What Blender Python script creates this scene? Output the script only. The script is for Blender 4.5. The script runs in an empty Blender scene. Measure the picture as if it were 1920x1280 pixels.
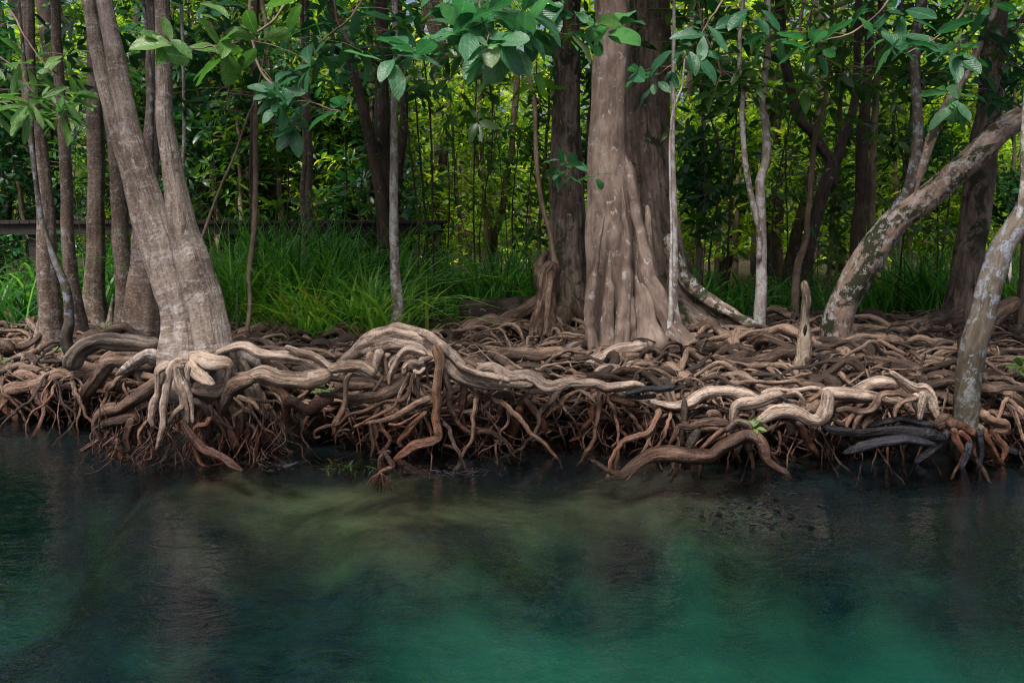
import bpy, math, random
import numpy as np
from mathutils import Vector
R = math.radians
rs = np.random.RandomState(7); random.seed(7)
S = bpy.context.scene
# ------------------------------------------------------------ camera
FPX = 35/36*1920; CZ = 1.7; TH = math.atan(240/FPX)
cam = bpy.data.cameras.new('camera'); cam.lens = 35; cam.sensor_width = 36; cam.clip_start = 0.05; cam.clip_end = 1500
co = bpy.data.objects.new('camera', cam); S.collection.objects.link(co)
co.location = (0, 0, CZ); co.rotation_euler = (R(90)-TH, 0, 0); S.camera = co
# ------------------------------------------------------------ sky and sun
SUN_EL, SUN_AZ = 60, 205         # veiled sun high over the river (azimuth from +Y towards +X)
W = bpy.data.worlds.new('World'); S.world = W; W.use_nodes = True
nt = W.node_tree; sky = nt.nodes.new('ShaderNodeTexSky'); sky.sky_type = 'NISHITA'; sky.sun_disc = False
sky.sun_elevation = R(SUN_EL); sky.sun_rotation = R(SUN_AZ); sky.air_density = .7; sky.dust_density = 7; sky.ozone_density = .4
nt.links.new(sky.outputs[0], nt.nodes['Background'].inputs[0]); nt.nodes['Background'].inputs[1].default_value = 0.062
sl = bpy.data.lights.new('sun', 'SUN'); sl.energy = 1.5; sl.angle = R(18); sl.color = (1, .97, .93)
so = bpy.data.objects.new('sun', sl); S.collection.objects.link(so)
dv = Vector((math.sin(R(SUN_AZ))*math.cos(R(SUN_EL)), math.cos(R(SUN_AZ))*math.cos(R(SUN_EL)), math.sin(R(SUN_EL))))
so.rotation_euler = dv.to_track_quat('Z', 'Y').to_euler(); so.location = (0, 20, 30)
S.view_settings.view_transform = 'Standard'; S.view_settings.look = 'None'
S.view_settings.exposure = 1.58; S.view_settings.gamma = 1
S.cycles.max_bounces = 7; S.cycles.diffuse_bounces = 2; S.cycles.glossy_bounces = 3; S.cycles.transparent_max_bounces = 12
S.cycles.transmission_bounces = 3; S.cycles.caustics_reflective = False; S.cycles.caustics_refractive = False
S.cycles.sample_clamp_indirect = 4; S.cycles.use_denoising = True; S.cycles.denoising_prefilter = 'NONE'; S.cycles.adaptive_threshold = 0.006; S.cycles.filter_width = 1.1

# ------------------------------------------------------------ helpers
def ray(px, py):
    x = (px-960)/FPX; u = -(py-640)/FPX
    return np.array([x, math.cos(TH)+u*math.sin(TH), -math.sin(TH)+u*math.cos(TH)])
def P(px, py, Y):
    d = ray(px, py); t = Y/d[1]; return np.array([d[0]*t, Y, CZ+d[2]*t])
def PZ(px, py, z):
    d = ray(px, py); t = (z-CZ)/d[2]; return np.array([d[0]*t, d[1]*t, z])
def tag(o, label=None, cat=None, group=None, kind=None):
    if label: o['label'] = label
    if cat: o['category'] = cat
    if group: o['group'] = group
    if kind: o['kind'] = kind
    return o
def empty(name, loc, label, cat, group=None):
    o = bpy.data.objects.new(name, None); S.collection.objects.link(o); o.location = [float(v) for v in loc]
    o.empty_display_size = .1
    return tag(o, label, cat, group)
class Acc:
    def __init__(s): s.v=[]; s.q=[]; s.t=[]; s.tc=[]; s.r=[]; s.n=0
    def add(s, v, q=None, t=None, tc=None, r=0.5):
        v=np.asarray(v, float); m=len(v); s.v.append(v)
        if q is not None and len(q): s.q.append(np.asarray(q)+s.n)
        if t is not None and len(t): s.t.append(np.asarray(t)+s.n)
        s.tc.append(np.zeros((m,3)) if tc is None else np.asarray(tc, float))
        s.r.append(np.full(m, r) if np.isscalar(r) else np.asarray(r, float)); s.n+=m
    def build(s, name, mat, parent=None, smooth=True):
        v=np.concatenate(s.v); me=bpy.data.meshes.new(name)
        off=np.zeros(3)
        if parent is not None: off=np.array(parent.location); v=v-off
        q=np.concatenate(s.q) if s.q else np.zeros((0,4),int); t=np.concatenate(s.t) if s.t else np.zeros((0,3),int)
        me.vertices.add(len(v)); me.vertices.foreach_set('co', v.astype(np.float32).ravel())
        nl=q.size+t.size; me.loops.add(nl)
        me.loops.foreach_set('vertex_index', np.concatenate([q.ravel(), t.ravel()]).astype(np.int32))
        npoly=len(q)+len(t); me.polygons.add(npoly)
        ls=np.concatenate([np.arange(len(q))*4, q.size+np.arange(len(t))*3]).astype(np.int32)
        me.polygons.foreach_set('loop_start', ls)
        me.polygons.foreach_set('use_smooth', np.full(npoly, smooth)); me.update(calc_edges=True); me.validate()
        a=me.attributes.new('tc','FLOAT_VECTOR','POINT'); a.data.foreach_set('vector', np.concatenate(s.tc).astype(np.float32).ravel())
        a=me.attributes.new('rnd','FLOAT','POINT'); a.data.foreach_set('value', np.concatenate(s.r).astype(np.float32))
        me.materials.append(mat); o=bpy.data.objects.new(name, me); S.collection.objects.link(o)
        if parent is not None: o.parent=parent
        return o
def catmull(p, n):
    p=np.asarray(p,float); k=len(p)
    if k==2: return p[0]+(p[1]-p[0])*np.linspace(0,1,n)[:,None]
    pp=np.vstack([2*p[0]-p[1], p, 2*p[-1]-p[-2]])
    t=np.linspace(0,k-1-1e-6,n); i=t.astype(int); f=(t-i)[:,None]
    a,b,c,d=pp[i],pp[i+1],pp[i+2],pp[i+3]
    return .5*((2*b)+(-a+c)*f+(2*a-5*b+4*c-d)*f**2+(-a+3*b-3*c+d)*f**3)
def wob(s, sc, ph): return .5*np.sin(s/sc+ph)+.3*np.sin(s/sc*2.3+ph*1.7)+.2*np.sin(s/sc*4.9+ph*2.9)
def tube(acc, pts, rad, sides=8, step=.03, wr=.12, ang=.1, jit=0., flat=1., rnd=None, flute=None, cap=True, endtaper=False, tile=1.):
    """organic tapering tube through pts with radii rad; flat scales it vertically"""
    pr=np.hstack([np.asarray(pts,float), np.asarray(rad,float)[:,None]])
    L=np.linalg.norm(np.diff(pr[:,:3],axis=0),axis=1).sum()
    n=int(max(5, min(220, L/step))); c=catmull(pr,n); p=c[:,:3].copy(); r=np.maximum(c[:,3],.0015)
    s=np.concatenate([[0],np.cumsum(np.linalg.norm(np.diff(p,axis=0),axis=1))])
    ph=rs.rand(12)*6.28; rm=r.mean()
    if jit:
        w=np.minimum(1,np.minimum(s/(rm*3+1e-6),(s[-1]-s)/(rm*3+1e-6)))[:,None]
        p+=w*jit*np.stack([wob(s,rm*3.2+.02,ph[0]),wob(s,rm*3.2+.02,ph[1]),wob(s,rm*2.9+.02,ph[2])],1)
    r=r*(1+wr*wob(s,rm*2.2+.012,ph[3]))
    if endtaper: r=r*np.clip((s[-1]-s)/(s[-1]*.25+1e-6),.12,1)
    if cap:
        e0=np.clip(1-s/(r[0]+1e-6),0,1); e1=np.clip(1-(s[-1]-s)/(r[-1]+1e-6),0,1); r=r*np.sqrt(np.maximum(.12,1-np.maximum(e0,e1)**2))
    T=np.gradient(p,axis=0); T/=np.linalg.norm(T,axis=1)[:,None]+1e-9
    ref=np.array([0,0,1.]) if abs(T[0,2])<.8 else np.array([0,-1.,0])
    N=np.zeros((n,3)); b=ref-T[0]*ref.dot(T[0]); b/=np.linalg.norm(b)
    for i in range(n):
        b=b-T[i]*b.dot(T[i]); b/=np.linalg.norm(b)+1e-9; N[i]=b
    B=np.cross(T,N); th=np.arange(sides)*2*math.pi/sides
    m=1+ang*np.sin(2*th[None]+ph[4]+s[:,None]/(rm*7+.02))+ang*.6*np.sin(3*th[None]+ph[5]-s[:,None]/(rm*11+.02))+ang*.4*np.sin(5*th[None]+ph[6]+s[:,None]/(rm*5+.02))+(ang*.3*np.sin(8*th[None]+ph[7]+s[:,None]/(rm*9+.03)) if sides>=16 else 0)
    if flute is not None: m=m*flute(th[None], (s/s[-1])[:,None], ph)
    rr=r[:,None]*m
    off=(np.cos(th)[None,:,None]*N[:,None,:]+np.sin(th)[None,:,None]*B[:,None,:])*rr[:,:,None]
    off[:,:,2]*=flat
    v=(p[:,None,:]+off).reshape(-1,3)
    i=np.arange(n-1)[:,None]*sides; j=np.arange(sides)[None]; j2=(j+1)%sides
    q=np.stack([i+j,i+j2,i+sides+j2,i+sides+j],-1).reshape(-1,4)
    so_=rs.rand()*9
    tc=np.stack([np.broadcast_to(np.cos(th)*rm,(n,sides))+so_,np.broadcast_to(np.sin(th)*rm,(n,sides))+so_,np.broadcast_to(s[:,None],(n,sides))+so_],-1).reshape(-1,3)
    t=None
    if cap:
        v=np.vstack([v,p[0]-T[0]*r[0]*.5,p[-1]+T[-1]*r[-1]*.5]); tc=np.vstack([tc,tc[0],tc[-1]])
        k=n*sides; jj=np.arange(sides); t=np.vstack([np.stack([(jj+1)%sides,jj,np.full(sides,k)],1),
            np.stack([(n-1)*sides+jj,(n-1)*sides+(jj+1)%sides,np.full(sides,k+1)],1)])
    acc.add(v,q,t,tc,rs.rand() if rnd is None else rnd)
    return p,r

# ------------------------------------------------------------ materials
def newmat(name):
    m=bpy.data.materials.new(name); m.use_nodes=True; t=m.node_tree; t.nodes.clear()
    return m,t
def N(t,typ,**kw):
    n=t.nodes.new(typ)
    for k,v in kw.items(): setattr(n,k,v)
    return n
def attr(t,name): return N(t,'ShaderNodeAttribute',attribute_name=name)
def mapv(t,src,scale,loc=(0,0,0)):
    m=N(t,'ShaderNodeMapping'); m.inputs['Scale'].default_value=scale; m.inputs['Location'].default_value=loc; t.links.new(src,m.inputs[0]); return m.outputs[0]
def noise(t,src,sc,det=4,rough=.55,dist=0):
    n=N(t,'ShaderNodeTexNoise'); n.inputs['Scale'].default_value=sc; n.inputs['Detail'].default_value=det; n.inputs['Roughness'].default_value=rough; n.inputs['Distortion'].default_value=dist
    if src is not None: t.links.new(src,n.inputs['Vector'])
    return n.outputs['Fac']
def ramp(t,src,stops,interp='LINEAR'):
    r=N(t,'ShaderNodeValToRGB'); r.color_ramp.interpolation=interp; e=r.color_ramp.elements
    while len(e)<len(stops): e.new(.5)
    for i,(p,c) in enumerate(stops):
        e[i].position=p; e[i].color=(c[0],c[1],c[2],1) if not np.isscalar(c) else (c,c,c,1)
    t.links.new(src,r.inputs[0]); return r.outputs[0]
def mix(t,f,a,b,typ='MIX'):
    m=N(t,'ShaderNodeMix',data_type='RGBA',blend_type=typ)
    for k,v in ((0,f),(6,a),(7,b)):
        if isinstance(v,(int,float)): m.inputs[k].default_value=v
        elif isinstance(v,tuple): m.inputs[k].default_value=(*v,1)
        else: t.links.new(v,m.inputs[k])
    return m.outputs[2]
def math_(t,op,a,b=None):
    m=N(t,'ShaderNodeMath',operation=op)
    for k,v in ((0,a),(1,b)):
        if v is None: continue
        if isinstance(v,(int,float)): m.inputs[k].default_value=v
        else: t.links.new(v,m.inputs[k])
    return m.outputs[0]
def bump(t,h,st,dist,prev=None):
    b=N(t,'ShaderNodeBump'); b.inputs['Strength'].default_value=st; b.inputs['Distance'].default_value=dist; t.links.new(h,b.inputs['Height'])
    if prev is not None: t.links.new(prev,b.inputs['Normal'])
    return b.outputs[0]
def pbr(t,col,rough,nrm=None,spec=.4):
    b=N(t,'ShaderNodeBsdfPrincipled')
    for k,v in (('Base Color',col),('Roughness',rough)):
        if isinstance(v,(int,float)): b.inputs[k].default_value=v
        elif isinstance(v,tuple): b.inputs[k].default_value=(*v,1)
        else: t.links.new(v,b.inputs[k])
    b.inputs['Specular IOR Level'].default_value=spec
    if nrm is not None: t.links.new(nrm,b.inputs['Normal'])
    o=N(t,'ShaderNodeOutputMaterial'); t.links.new(b.outputs[0],o.inputs[0]); return b
def zwet(t,lo,hi,amp=.25):
    g=N(t,'ShaderNodeNewGeometry'); sep=N(t,'ShaderNodeSeparateXYZ'); t.links.new(g.outputs['Position'],sep.inputs[0])
    nz=noise(t,g.outputs['Position'],3.5,3); z=math_(t,'ADD',sep.outputs[2],math_(t,'MULTIPLY',math_(t,'SUBTRACT',nz,.5),amp*2))
    mr=N(t,'ShaderNodeMapRange'); mr.inputs[1].default_value=lo; mr.inputs[2].default_value=hi; mr.inputs[3].default_value=1; mr.inputs[4].default_value=0
    t.links.new(z,mr.inputs[0]); return mr.outputs[0]
def root_mat(name, dry=(.33,.235,.17), mid=(.17,.105,.07), wet=(.075,.034,.02), lo=.12, hi=.5, lich=.0):
    m,t=newmat(name); tc=attr(t,'tc').outputs['Vector']; rn=attr(t,'rnd').outputs['Fac']
    st=noise(t,mapv(t,tc,(38,38,5)),1,5,.6,.3); bl=noise(t,mapv(t,tc,(6,6,3)),1,4,.6)
    f=math_(t,'ADD',math_(t,'MULTIPLY',math_(t,'ADD',st,bl),.5),math_(t,'MULTIPLY',math_(t,'SUBTRACT',rn,.55),.36))
    c=ramp(t,f,[(.38,tuple(v*.4 for v in mid)),(.46,mid),(.54,dry),(.64,tuple(min(1,v*1.3) for v in dry))])
    w=zwet(t,lo,hi); c2=mix(t,1.0,ramp(t,f,[(.38,tuple(v*.35 for v in wet)),(.48,wet),(.62,tuple(v*2.2 for v in wet))]),(1,1,1),'MULTIPLY')
    c=mix(t,w,c,c2)
    if lich:
        ln=noise(t,mapv(t,tc,(9,9,7)),1,3,.65); c=mix(t,math_(t,'MULTIPLY',ramp(t,ln,[(.6-lich,0.),(.66-lich,1.)]),ramp(t,st,[(.4,.2),(.55,.9)])),c,(.46,.40,.37))
    cr=noise(t,mapv(t,tc,(60,60,4)),1,6,.75,.6); c=mix(t,ramp(t,cr,[(.40,.75),(.47,0.)]),c,(.02,.013,.009)); kn=noise(t,mapv(t,tc,(18,18,14)),1,5,.7); c=mix(t,ramp(t,kn,[(.56,0.),(.66,.55)]),c,(.05,.032,.022))
    nb=bump(t,st,1.,.02,None); nb=bump(t,cr,.9,.012,nb); nb=bump(t,kn,.8,.03,nb)
    ro=mix(t,w,(.62,.62,.62),(.34,.34,.34)); pbr(t,c,ro,nb,.4); return m
def bark_mat(name, c1, c2, c3, furrow=0., rings=0., lichen=0., lcol=(.48,.47,.5), moss=0., fine=1., stain=False):
    m,t=newmat(name); tc=attr(t,'tc').outputs['Vector']
    a=noise(t,mapv(t,tc,(26,26,7)),1,6,.65,.4); b=noise(t,mapv(t,tc,(3.5,3.5,2.2)),1,4,.6)
    f=math_(t,'MULTIPLY',math_(t,'ADD',a,b),.5); c=ramp(t,f,[(.40,c1),(.5,c2),(.59,c3)]); nb=None
    if rings:
        rg=noise(t,mapv(t,tc,(1.6,1.6,11)),1,5,.75); pn=noise(t,mapv(t,tc,(22,22,34)),1,4,.7)
        k=math_(t,'MULTIPLY',ramp(t,rg,[(.48,0.),(.6,1.)]),ramp(t,pn,[(.44,0.),(.56,1.)]))
        c=mix(t,math_(t,'MULTIPLY',k,rings),c,(.50,.45,.42)); sk=noise(t,mapv(t,tc,(48,48,70)),1,5,.75); c=mix(t,ramp(t,sk,[(.40,.45),(.47,0.)]),c,(.045,.032,.025)); c=mix(t,ramp(t,sk,[(.56,0.),(.63,.5)]),c,(.5,.46,.43))
        nb=bump(t,rg,.35,.01,nb)
    if furrow:
        fu=noise(t,mapv(t,tc,(30,30,2.2)),1,5,.7,.2); c=mix(t,ramp(t,fu,[(.3,furrow),(.5,0.)]),c,tuple(v*.28 for v in c1)); nb=bump(t,fu,1,.03,nb)
    if moss:
        mo=noise(t,mapv(t,tc,(4,4,2.5),(3,1,2)),1,6,.7,.5); c=mix(t,ramp(t,mo,[(.62-moss*.35,0.),(.68-moss*.35,1.)]),c,mix(t,a,(.016,.018,.010),(.06,.062,.034)))
    if lichen:
        ln=noise(t,mapv(t,tc,(15,15,12),(5,5,5)),1,7,.68,.25); gr=noise(t,mapv(t,tc,(70,70,60)),1,3,.6); c=mix(t,math_(t,'MULTIPLY',ramp(t,ln,[(.64-lichen*.24,0.),(.69-lichen*.24,1.)]),ramp(t,gr,[(.36,.15),(.52,.9)])),c,mix(t,a,tuple(v*.6 for v in lcol),lcol))
        nb=bump(t,ln,.25,.006,nb)
    nb=bump(t,a,.55,.012*fine,nb); nb=bump(t,noise(t,mapv(t,tc,(90,90,60)),1,3),.35,.004,nb)
    if stain: c=mix(t,zwet(t,.35,1.15,.3),c,mix(t,1.0,c,(.42,.42,.34),'MULTIPLY'))
    w=zwet(t,.03,.16,.05); c=mix(t,w,c,mix(t,1.0,c,(.35,.3,.28),'MULTIPLY'))
    pbr(t,c,.75,nb,.25); return m
def leaf_mat(name, dark, mid, lite, trans=.45, rough=.4, tcol=None, veins=False, spots=0.):
    m,t=newmat(name); rn=attr(t,'rnd').outputs['Fac']; tc=attr(t,'tc').outputs['Vector']
    c=ramp(t,rn,[(0.,dark),(.55,mid),(.93,lite),(.985,(.28,.13,.03))]); nb=None
    if veins:
        sp=N(t,'ShaderNodeSeparateXYZ'); t.links.new(tc,sp.inputs[0]); u=math_(t,'ABSOLUTE',sp.outputs[0])
        mid_=ramp(t,u,[(.0,1.),(.035,0.)])
        ve=N(t,'ShaderNodeMath',operation='SINE'); t.links.new(math_(t,'SUBTRACT',math_(t,'MULTIPLY',sp.outputs[1],62.),math_(t,'MULTIPLY',u,38.)),ve.inputs[0])
        vl=ramp(t,ve.outputs[0],[(.86,0.),(1.,.55)])
        c=mix(t,math_(t,'MAXIMUM',math_(t,'MULTIPLY',mid_,.55),math_(t,'MULTIPLY',vl,.16)),c,tuple(min(1,v*2.2+.03) for v in mid))
        nb=bump(t,noise(t,mapv(t,tc,(5,9,1)),1,4),.5,.012,bump(t,ve.outputs[0],.25,.002))
    nz=noise(t,tc,7,5,.7); c=mix(t,ramp(t,nz,[(.35,.35),(.6,0.)]),c,tuple(v*.5 for v in dark))
    if spots: c=mix(t,ramp(t,nz,[(.62-spots,0.),(.66-spots,.8)]),c,(.33,.36,.3))
    b=N(t,'ShaderNodeBsdfPrincipled'); t.links.new(c,b.inputs['Base Color']); b.inputs['Roughness'].default_value=rough; b.inputs['Specular IOR Level'].default_value=.45
    if nb is not None: t.links.new(nb,b.inputs['Normal'])
    tr=N(t,'ShaderNodeBsdfTranslucent'); tcl=mix(t,1.0,c,tcol or (2.1,2.0,.9),'MULTIPLY'); t.links.new(tcl,tr.inputs[0])
    ms=N(t,'ShaderNodeMixShader'); ms.inputs[0].default_value=trans; t.links.new(b.outputs[0],ms.inputs[1]); t.links.new(tr.outputs[0],ms.inputs[2])
    o=N(t,'ShaderNodeOutputMaterial'); t.links.new(ms.outputs[0],o.inputs[0]); return m

M={}
M['root']=root_mat('root_bark',(.27,.185,.135),(.125,.075,.052)); M['rootpale']=root_mat('root_bark_pale',(.37,.285,.23),(.19,.135,.105),(.085,.042,.026),.0,.36,lich=.0)
M['rootlich']=root_mat('root_bark_lichen',(.37,.28,.215),(.20,.14,.10),(.085,.042,.026),.0,.3,lich=.03)
M['rootred']=root_mat('root_bark_red',(.20,.12,.078),(.12,.062,.038),(.085,.034,.019),.25,.6)
M['mat']=root_mat('root_mat_bark',(.22,.15,.11),(.088,.054,.038),(.075,.032,.019),.1,.42)
M['thin']=root_mat('thin_root_bark',(.16,.095,.062),(.07,.036,.024),(.05,.021,.013),.2,.5)  # wet bark, darkened further to paint shade under the bank edge
M['black']=root_mat('wet_black_wood',(.022,.023,.034),(.009,.010,.016),(.006,.007,.012),.15,.7)
M['dead']=root_mat('dead_wood',(.20,.16,.13),(.07,.055,.045),(.05,.03,.02),.0,.3)
M['stumpm']=root_mat('stump_wood',(.30,.24,.18),(.13,.10,.075),(.06,.04,.03),.2,.55)
M['pale']=bark_mat('pale_banded_bark',(.12,.09,.073),(.22,.17,.14),(.33,.27,.23),rings=.85,furrow=.35,lichen=.25)
M['brown']=bark_mat('dim_brown_bark',(.075,.052,.04),(.13,.092,.07),(.19,.14,.11),rings=.35,lichen=.2)
M['smooth']=bark_mat('smooth_lichened_bark',(.09,.062,.05),(.165,.12,.098),(.24,.185,.155),lichen=.24,lcol=(.44,.42,.43))
M['furrow']=bark_mat('furrowed_dark_bark',(.08,.06,.048),(.17,.125,.10),(.28,.22,.18),furrow=.8,moss=.25,lichen=.12)
M['mossy']=bark_mat('mossy_patched_bark',(.15,.10,.078),(.26,.185,.145),(.37,.28,.23),moss=.34,lichen=.5,lcol=(.55,.53,.52))
M['bluel']=bark_mat('blue_lichen_bark',(.04,.034,.026),(.085,.07,.052),(.15,.125,.10),moss=.1,lichen=.55,lcol=(.30,.34,.42),stain=True)
M['white']=bark_mat('white_lichen_bark',(.13,.10,.08),(.25,.21,.185),(.37,.34,.32),lichen=.62,lcol=(.60,.60,.61))
M['darkb']=bark_mat('dark_bark',(.03,.022,.02),(.06,.043,.035),(.10,.072,.058),furrow=.3,lichen=.1)
M['stem']=bark_mat('stem_bark',(.10,.07,.05),(.17,.125,.09),(.26,.2,.15))
L_BG=leaf_mat('leaf_sunlit_tint',(.07,.18,.02),(.25,.42,.035),(.52,.62,.10),.6,.4)  # brightened yellow-green puts the sunlit glow into the leaf colour
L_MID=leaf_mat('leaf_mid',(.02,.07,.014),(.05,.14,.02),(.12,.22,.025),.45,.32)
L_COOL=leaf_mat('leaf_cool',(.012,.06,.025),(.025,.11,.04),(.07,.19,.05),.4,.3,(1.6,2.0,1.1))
L_FG=leaf_mat('leaf_large_teal',(.02,.085,.036),(.05,.16,.08),(.14,.29,.15),.35,.34,(1.5,2.2,1.2),veins=True,spots=.0)
L_FG2=leaf_mat('leaf_lance',(.04,.10,.03),(.085,.19,.05),(.16,.28,.08),.35,.36,(1.5,2.0,.9),veins=True)
L_SEDGE=leaf_mat('sedge_blade',(.02,.10,.025),(.10,.33,.05),(.28,.48,.07),.35,.35)
def ground_mat():
    m,t=newmat('ground_soil_and_bed'); g=N(t,'ShaderNodeNewGeometry').outputs['Position']
    a=noise(t,g,3.2,7,.7,.3); b=noise(t,g,26,5,.7); c=noise(t,mapv(t,g,(.55,.75,1)),1,5,.62,.6)
    soil=ramp(t,a,[(.3,(.012,.009,.007)),(.6,(.05,.034,.024)),(.75,(.10,.065,.045))]); soil=mix(t,ramp(t,b,[(.45,0.),(.7,.5)]),soil,(.10,.055,.03))
    bed=ramp(t,c,[(.40,(.005,.008,.013)),(.5,(.008,.013,.020)),(.62,(.022,.030,.032))])  # bluish bed tone stands in for light scattered in the water
    bed=mix(t,ramp(t,noise(t,g,9,6,.75,.5),[(.4,.55),(.6,0.)]),bed,(.010,.012,.006))
    sp=N(t,'ShaderNodeSeparateXYZ'); t.links.new(g,sp.inputs[0]); wn=noise(t,mapv(t,g,(1.1,1.1,1)),1,5,.6)
    def patch(cx,cy,ax,ay,soft=.5):
        v=N(t,'ShaderNodeVectorMath',operation='LENGTH'); t.links.new(mapv(t,g,(1/ax,1/ay,0),(-cx/ax,-cy/ay,0)),v.inputs[0])
        return ramp(t,math_(t,'ADD',v.outputs['Value'],math_(t,'MULTIPLY',math_(t,'SUBTRACT',wn,.5),1.8)),[(max(0,1-soft),1.),(1.,0.)])
    sand=math_(t,'MAXIMUM',patch(1.3,4.75,2.9,1.25,.95),math_(t,'MAXIMUM',math_(t,'MULTIPLY',patch(-3.3,6.0,.7,.7,1.),.5),math_(t,'MULTIPLY',patch(2.6,4.6,1.6,1.2,.9),.35)))
    bed=mix(t,math_(t,'MULTIPLY',patch(-.5,6.35,2.5,.8,.8),.85),bed,mix(t,ramp(t,c,[(.42,0.),(.6,1.)]),(.03,.018,.010),(.27,.13,.06)))
    bed=mix(t,sand,bed,(.10,.125,.075))
    mz=N(t,'ShaderNodeMapRange'); mz.inputs[1].default_value=-.02; mz.inputs[2].default_value=.03; t.links.new(sp.outputs[2],mz.inputs[0])
    col=mix(t,mz.outputs[0],bed,soil); nb=bump(t,a,.8,.06); nb=bump(t,b,.6,.02,nb); pb=pbr(t,col,.8,nb,.3); t.links.new(math_(t,'MULTIPLY',mz.outputs[0],.3),pb.inputs['Specular IOR Level']); return m
def water_mat():
    m,t=newmat('river_water'); g=N(t,'ShaderNodeNewGeometry').outputs['Position']
    n1=noise(t,mapv(t,g,(7.0,10.0,7)),1,3,.55,.9); n2=noise(t,mapv(t,g,(22,34,22)),1,3,.6,.7); n0=noise(t,mapv(t,g,(.6,.9,1)),1,3,.5)
    h=math_(t,'MULTIPLY',math_(t,'ADD',n1,math_(t,'MULTIPLY',n2,.22)),ramp(t,n0,[(.35,.3),(.58,.9),(.72,3.)]))
    nb=bump(t,h,1.,.010)
    fr=N(t,'ShaderNodeFresnel'); fr.inputs[0].default_value=1.5; t.links.new(nb,fr.inputs['Normal'])
    gl=N(t,'ShaderNodeBsdfGlossy'); gl.inputs['Roughness'].default_value=.006; t.links.new(nb,gl.inputs['Normal'])
    tr=N(t,'ShaderNodeBsdfTransparent'); ms=N(t,'ShaderNodeMixShader'); t.links.new(fr.outputs[0],ms.inputs[0]); t.links.new(tr.outputs[0],ms.inputs[1]); t.links.new(gl.outputs[0],ms.inputs[2])
    va=N(t,'ShaderNodeVolumeAbsorption'); va.inputs['Color'].default_value=(.05,.78,.82,1); va.inputs['Density'].default_value=1.15
    o=N(t,'ShaderNodeOutputMaterial'); t.links.new(ms.outputs[0],o.inputs['Surface']); t.links.new(va.outputs[0],o.inputs['Volume']); return m

# ------------------------------------------------------------ the ground and the water
EX=np.array([-40,-6,-4.2,-3.3,-2.95,-2.6,-2.1,-1.65,-1.4,-1.0,-.3,.3,.9,1.2,1.6,2.2,3.0,4.0,6,40.])
EY=np.array([8.6,8.5,8.2,8.15,8.0,7.35,7.0,7.25,7.45,7.2,7.2,7.35,7.35,6.95,6.9,7.05,6.95,6.9,7.1,7.1])
def yedge(x): return np.interp(x,EX,EY)+.11*np.sin(np.asarray(x)*4.3+1)+.06*np.sin(np.asarray(x)*10.7)
def sm(a,b,x): t=np.clip((x-a)/(b-a),0,1); return t*t*(3-2*t)
def bumpy(x,y): return .04*np.sin(x*2.1+1)*np.sin(y*1.9+.5)+.03*np.sin(x*4.3+y*2.7)+.02*np.sin(x*7.7-y*5.1+2)
def top(x,y):
    e=y-yedge(x); z=.27+.17*sm(-.1,1.0,e)+bumpy(x,y)
    z=z+.12*np.exp(-((x+2.25)**2+(y-7.4)**2)/.35)+.10*np.exp(-((x-2.9)**2+(y-9.2)**2)/1.2)+.05*np.exp(-((x-1.0)**2+(y-8.8)**2)/.6)
    return z
def gz(x,y):
    e=y-yedge(x); land=top(x,y)-.15-.05*sm(9.5,12,y)
    land=land+sm(14,60,y)*1.5+sm(60,200,np.abs(y)+np.abs(x)*.3)*2
    deep=-.09-.12*sm(0,-.5,e)-.08*sm(-.5,-1.0,e)-.38*sm(-.95,-2.0,e)-.25*sm(-2.5,-8,e)-.22*sm(-.1,-1.0,e)*sm(.9,2.0,x)-.28*sm(.1,-.8,e)*sm(-2.3,-3.1,x)
    deep=deep+.025*np.sin(x*2.3+y)*np.sin(y*2.9)
    k=sm(.12,.5,e); z=deep*(1-k)+land*k
    return z+sm(-22,-40,y)*(2.2)
gx=np.concatenate([-np.geomspace(600,7.2,26),np.linspace(-7,7,190),np.geomspace(7.2,600,26)])
gy=np.concatenate([-np.geomspace(600,8,22),np.linspace(-7,3,40),np.linspace(3.08,12.5,150),np.geomspace(12.8,800,34)])
X,Y=np.meshgrid(gx,gy); V=np.stack([X,Y,gz(X,Y)],-1).reshape(-1,3); nx=len(gx)
i=(np.arange(len(gy)-1)[:,None]*nx+np.arange(nx-1)[None]).ravel()
a=Acc(); a.add(V,np.stack([i,i+1,i+nx+1,i+nx],1),tc=V); tag(a.build('ground',ground_mat()),kind='structure')
a=Acc(); x0,x1,y0,y1,zb=-590,590,-45,11.8,-6
V=np.array([[x0,y0,zb],[x1,y0,zb],[x1,y1,zb],[x0,y1,zb],[x0,y0,0],[x1,y0,0],[x1,y1,0],[x0,y1,0]],float)
a.add(V,[[3,2,1,0],[4,5,6,7],[0,1,5,4],[1,2,6,5],[2,3,7,6],[3,0,4,7]]); tag(a.build('water',water_mat(),smooth=False),kind='structure')

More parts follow.
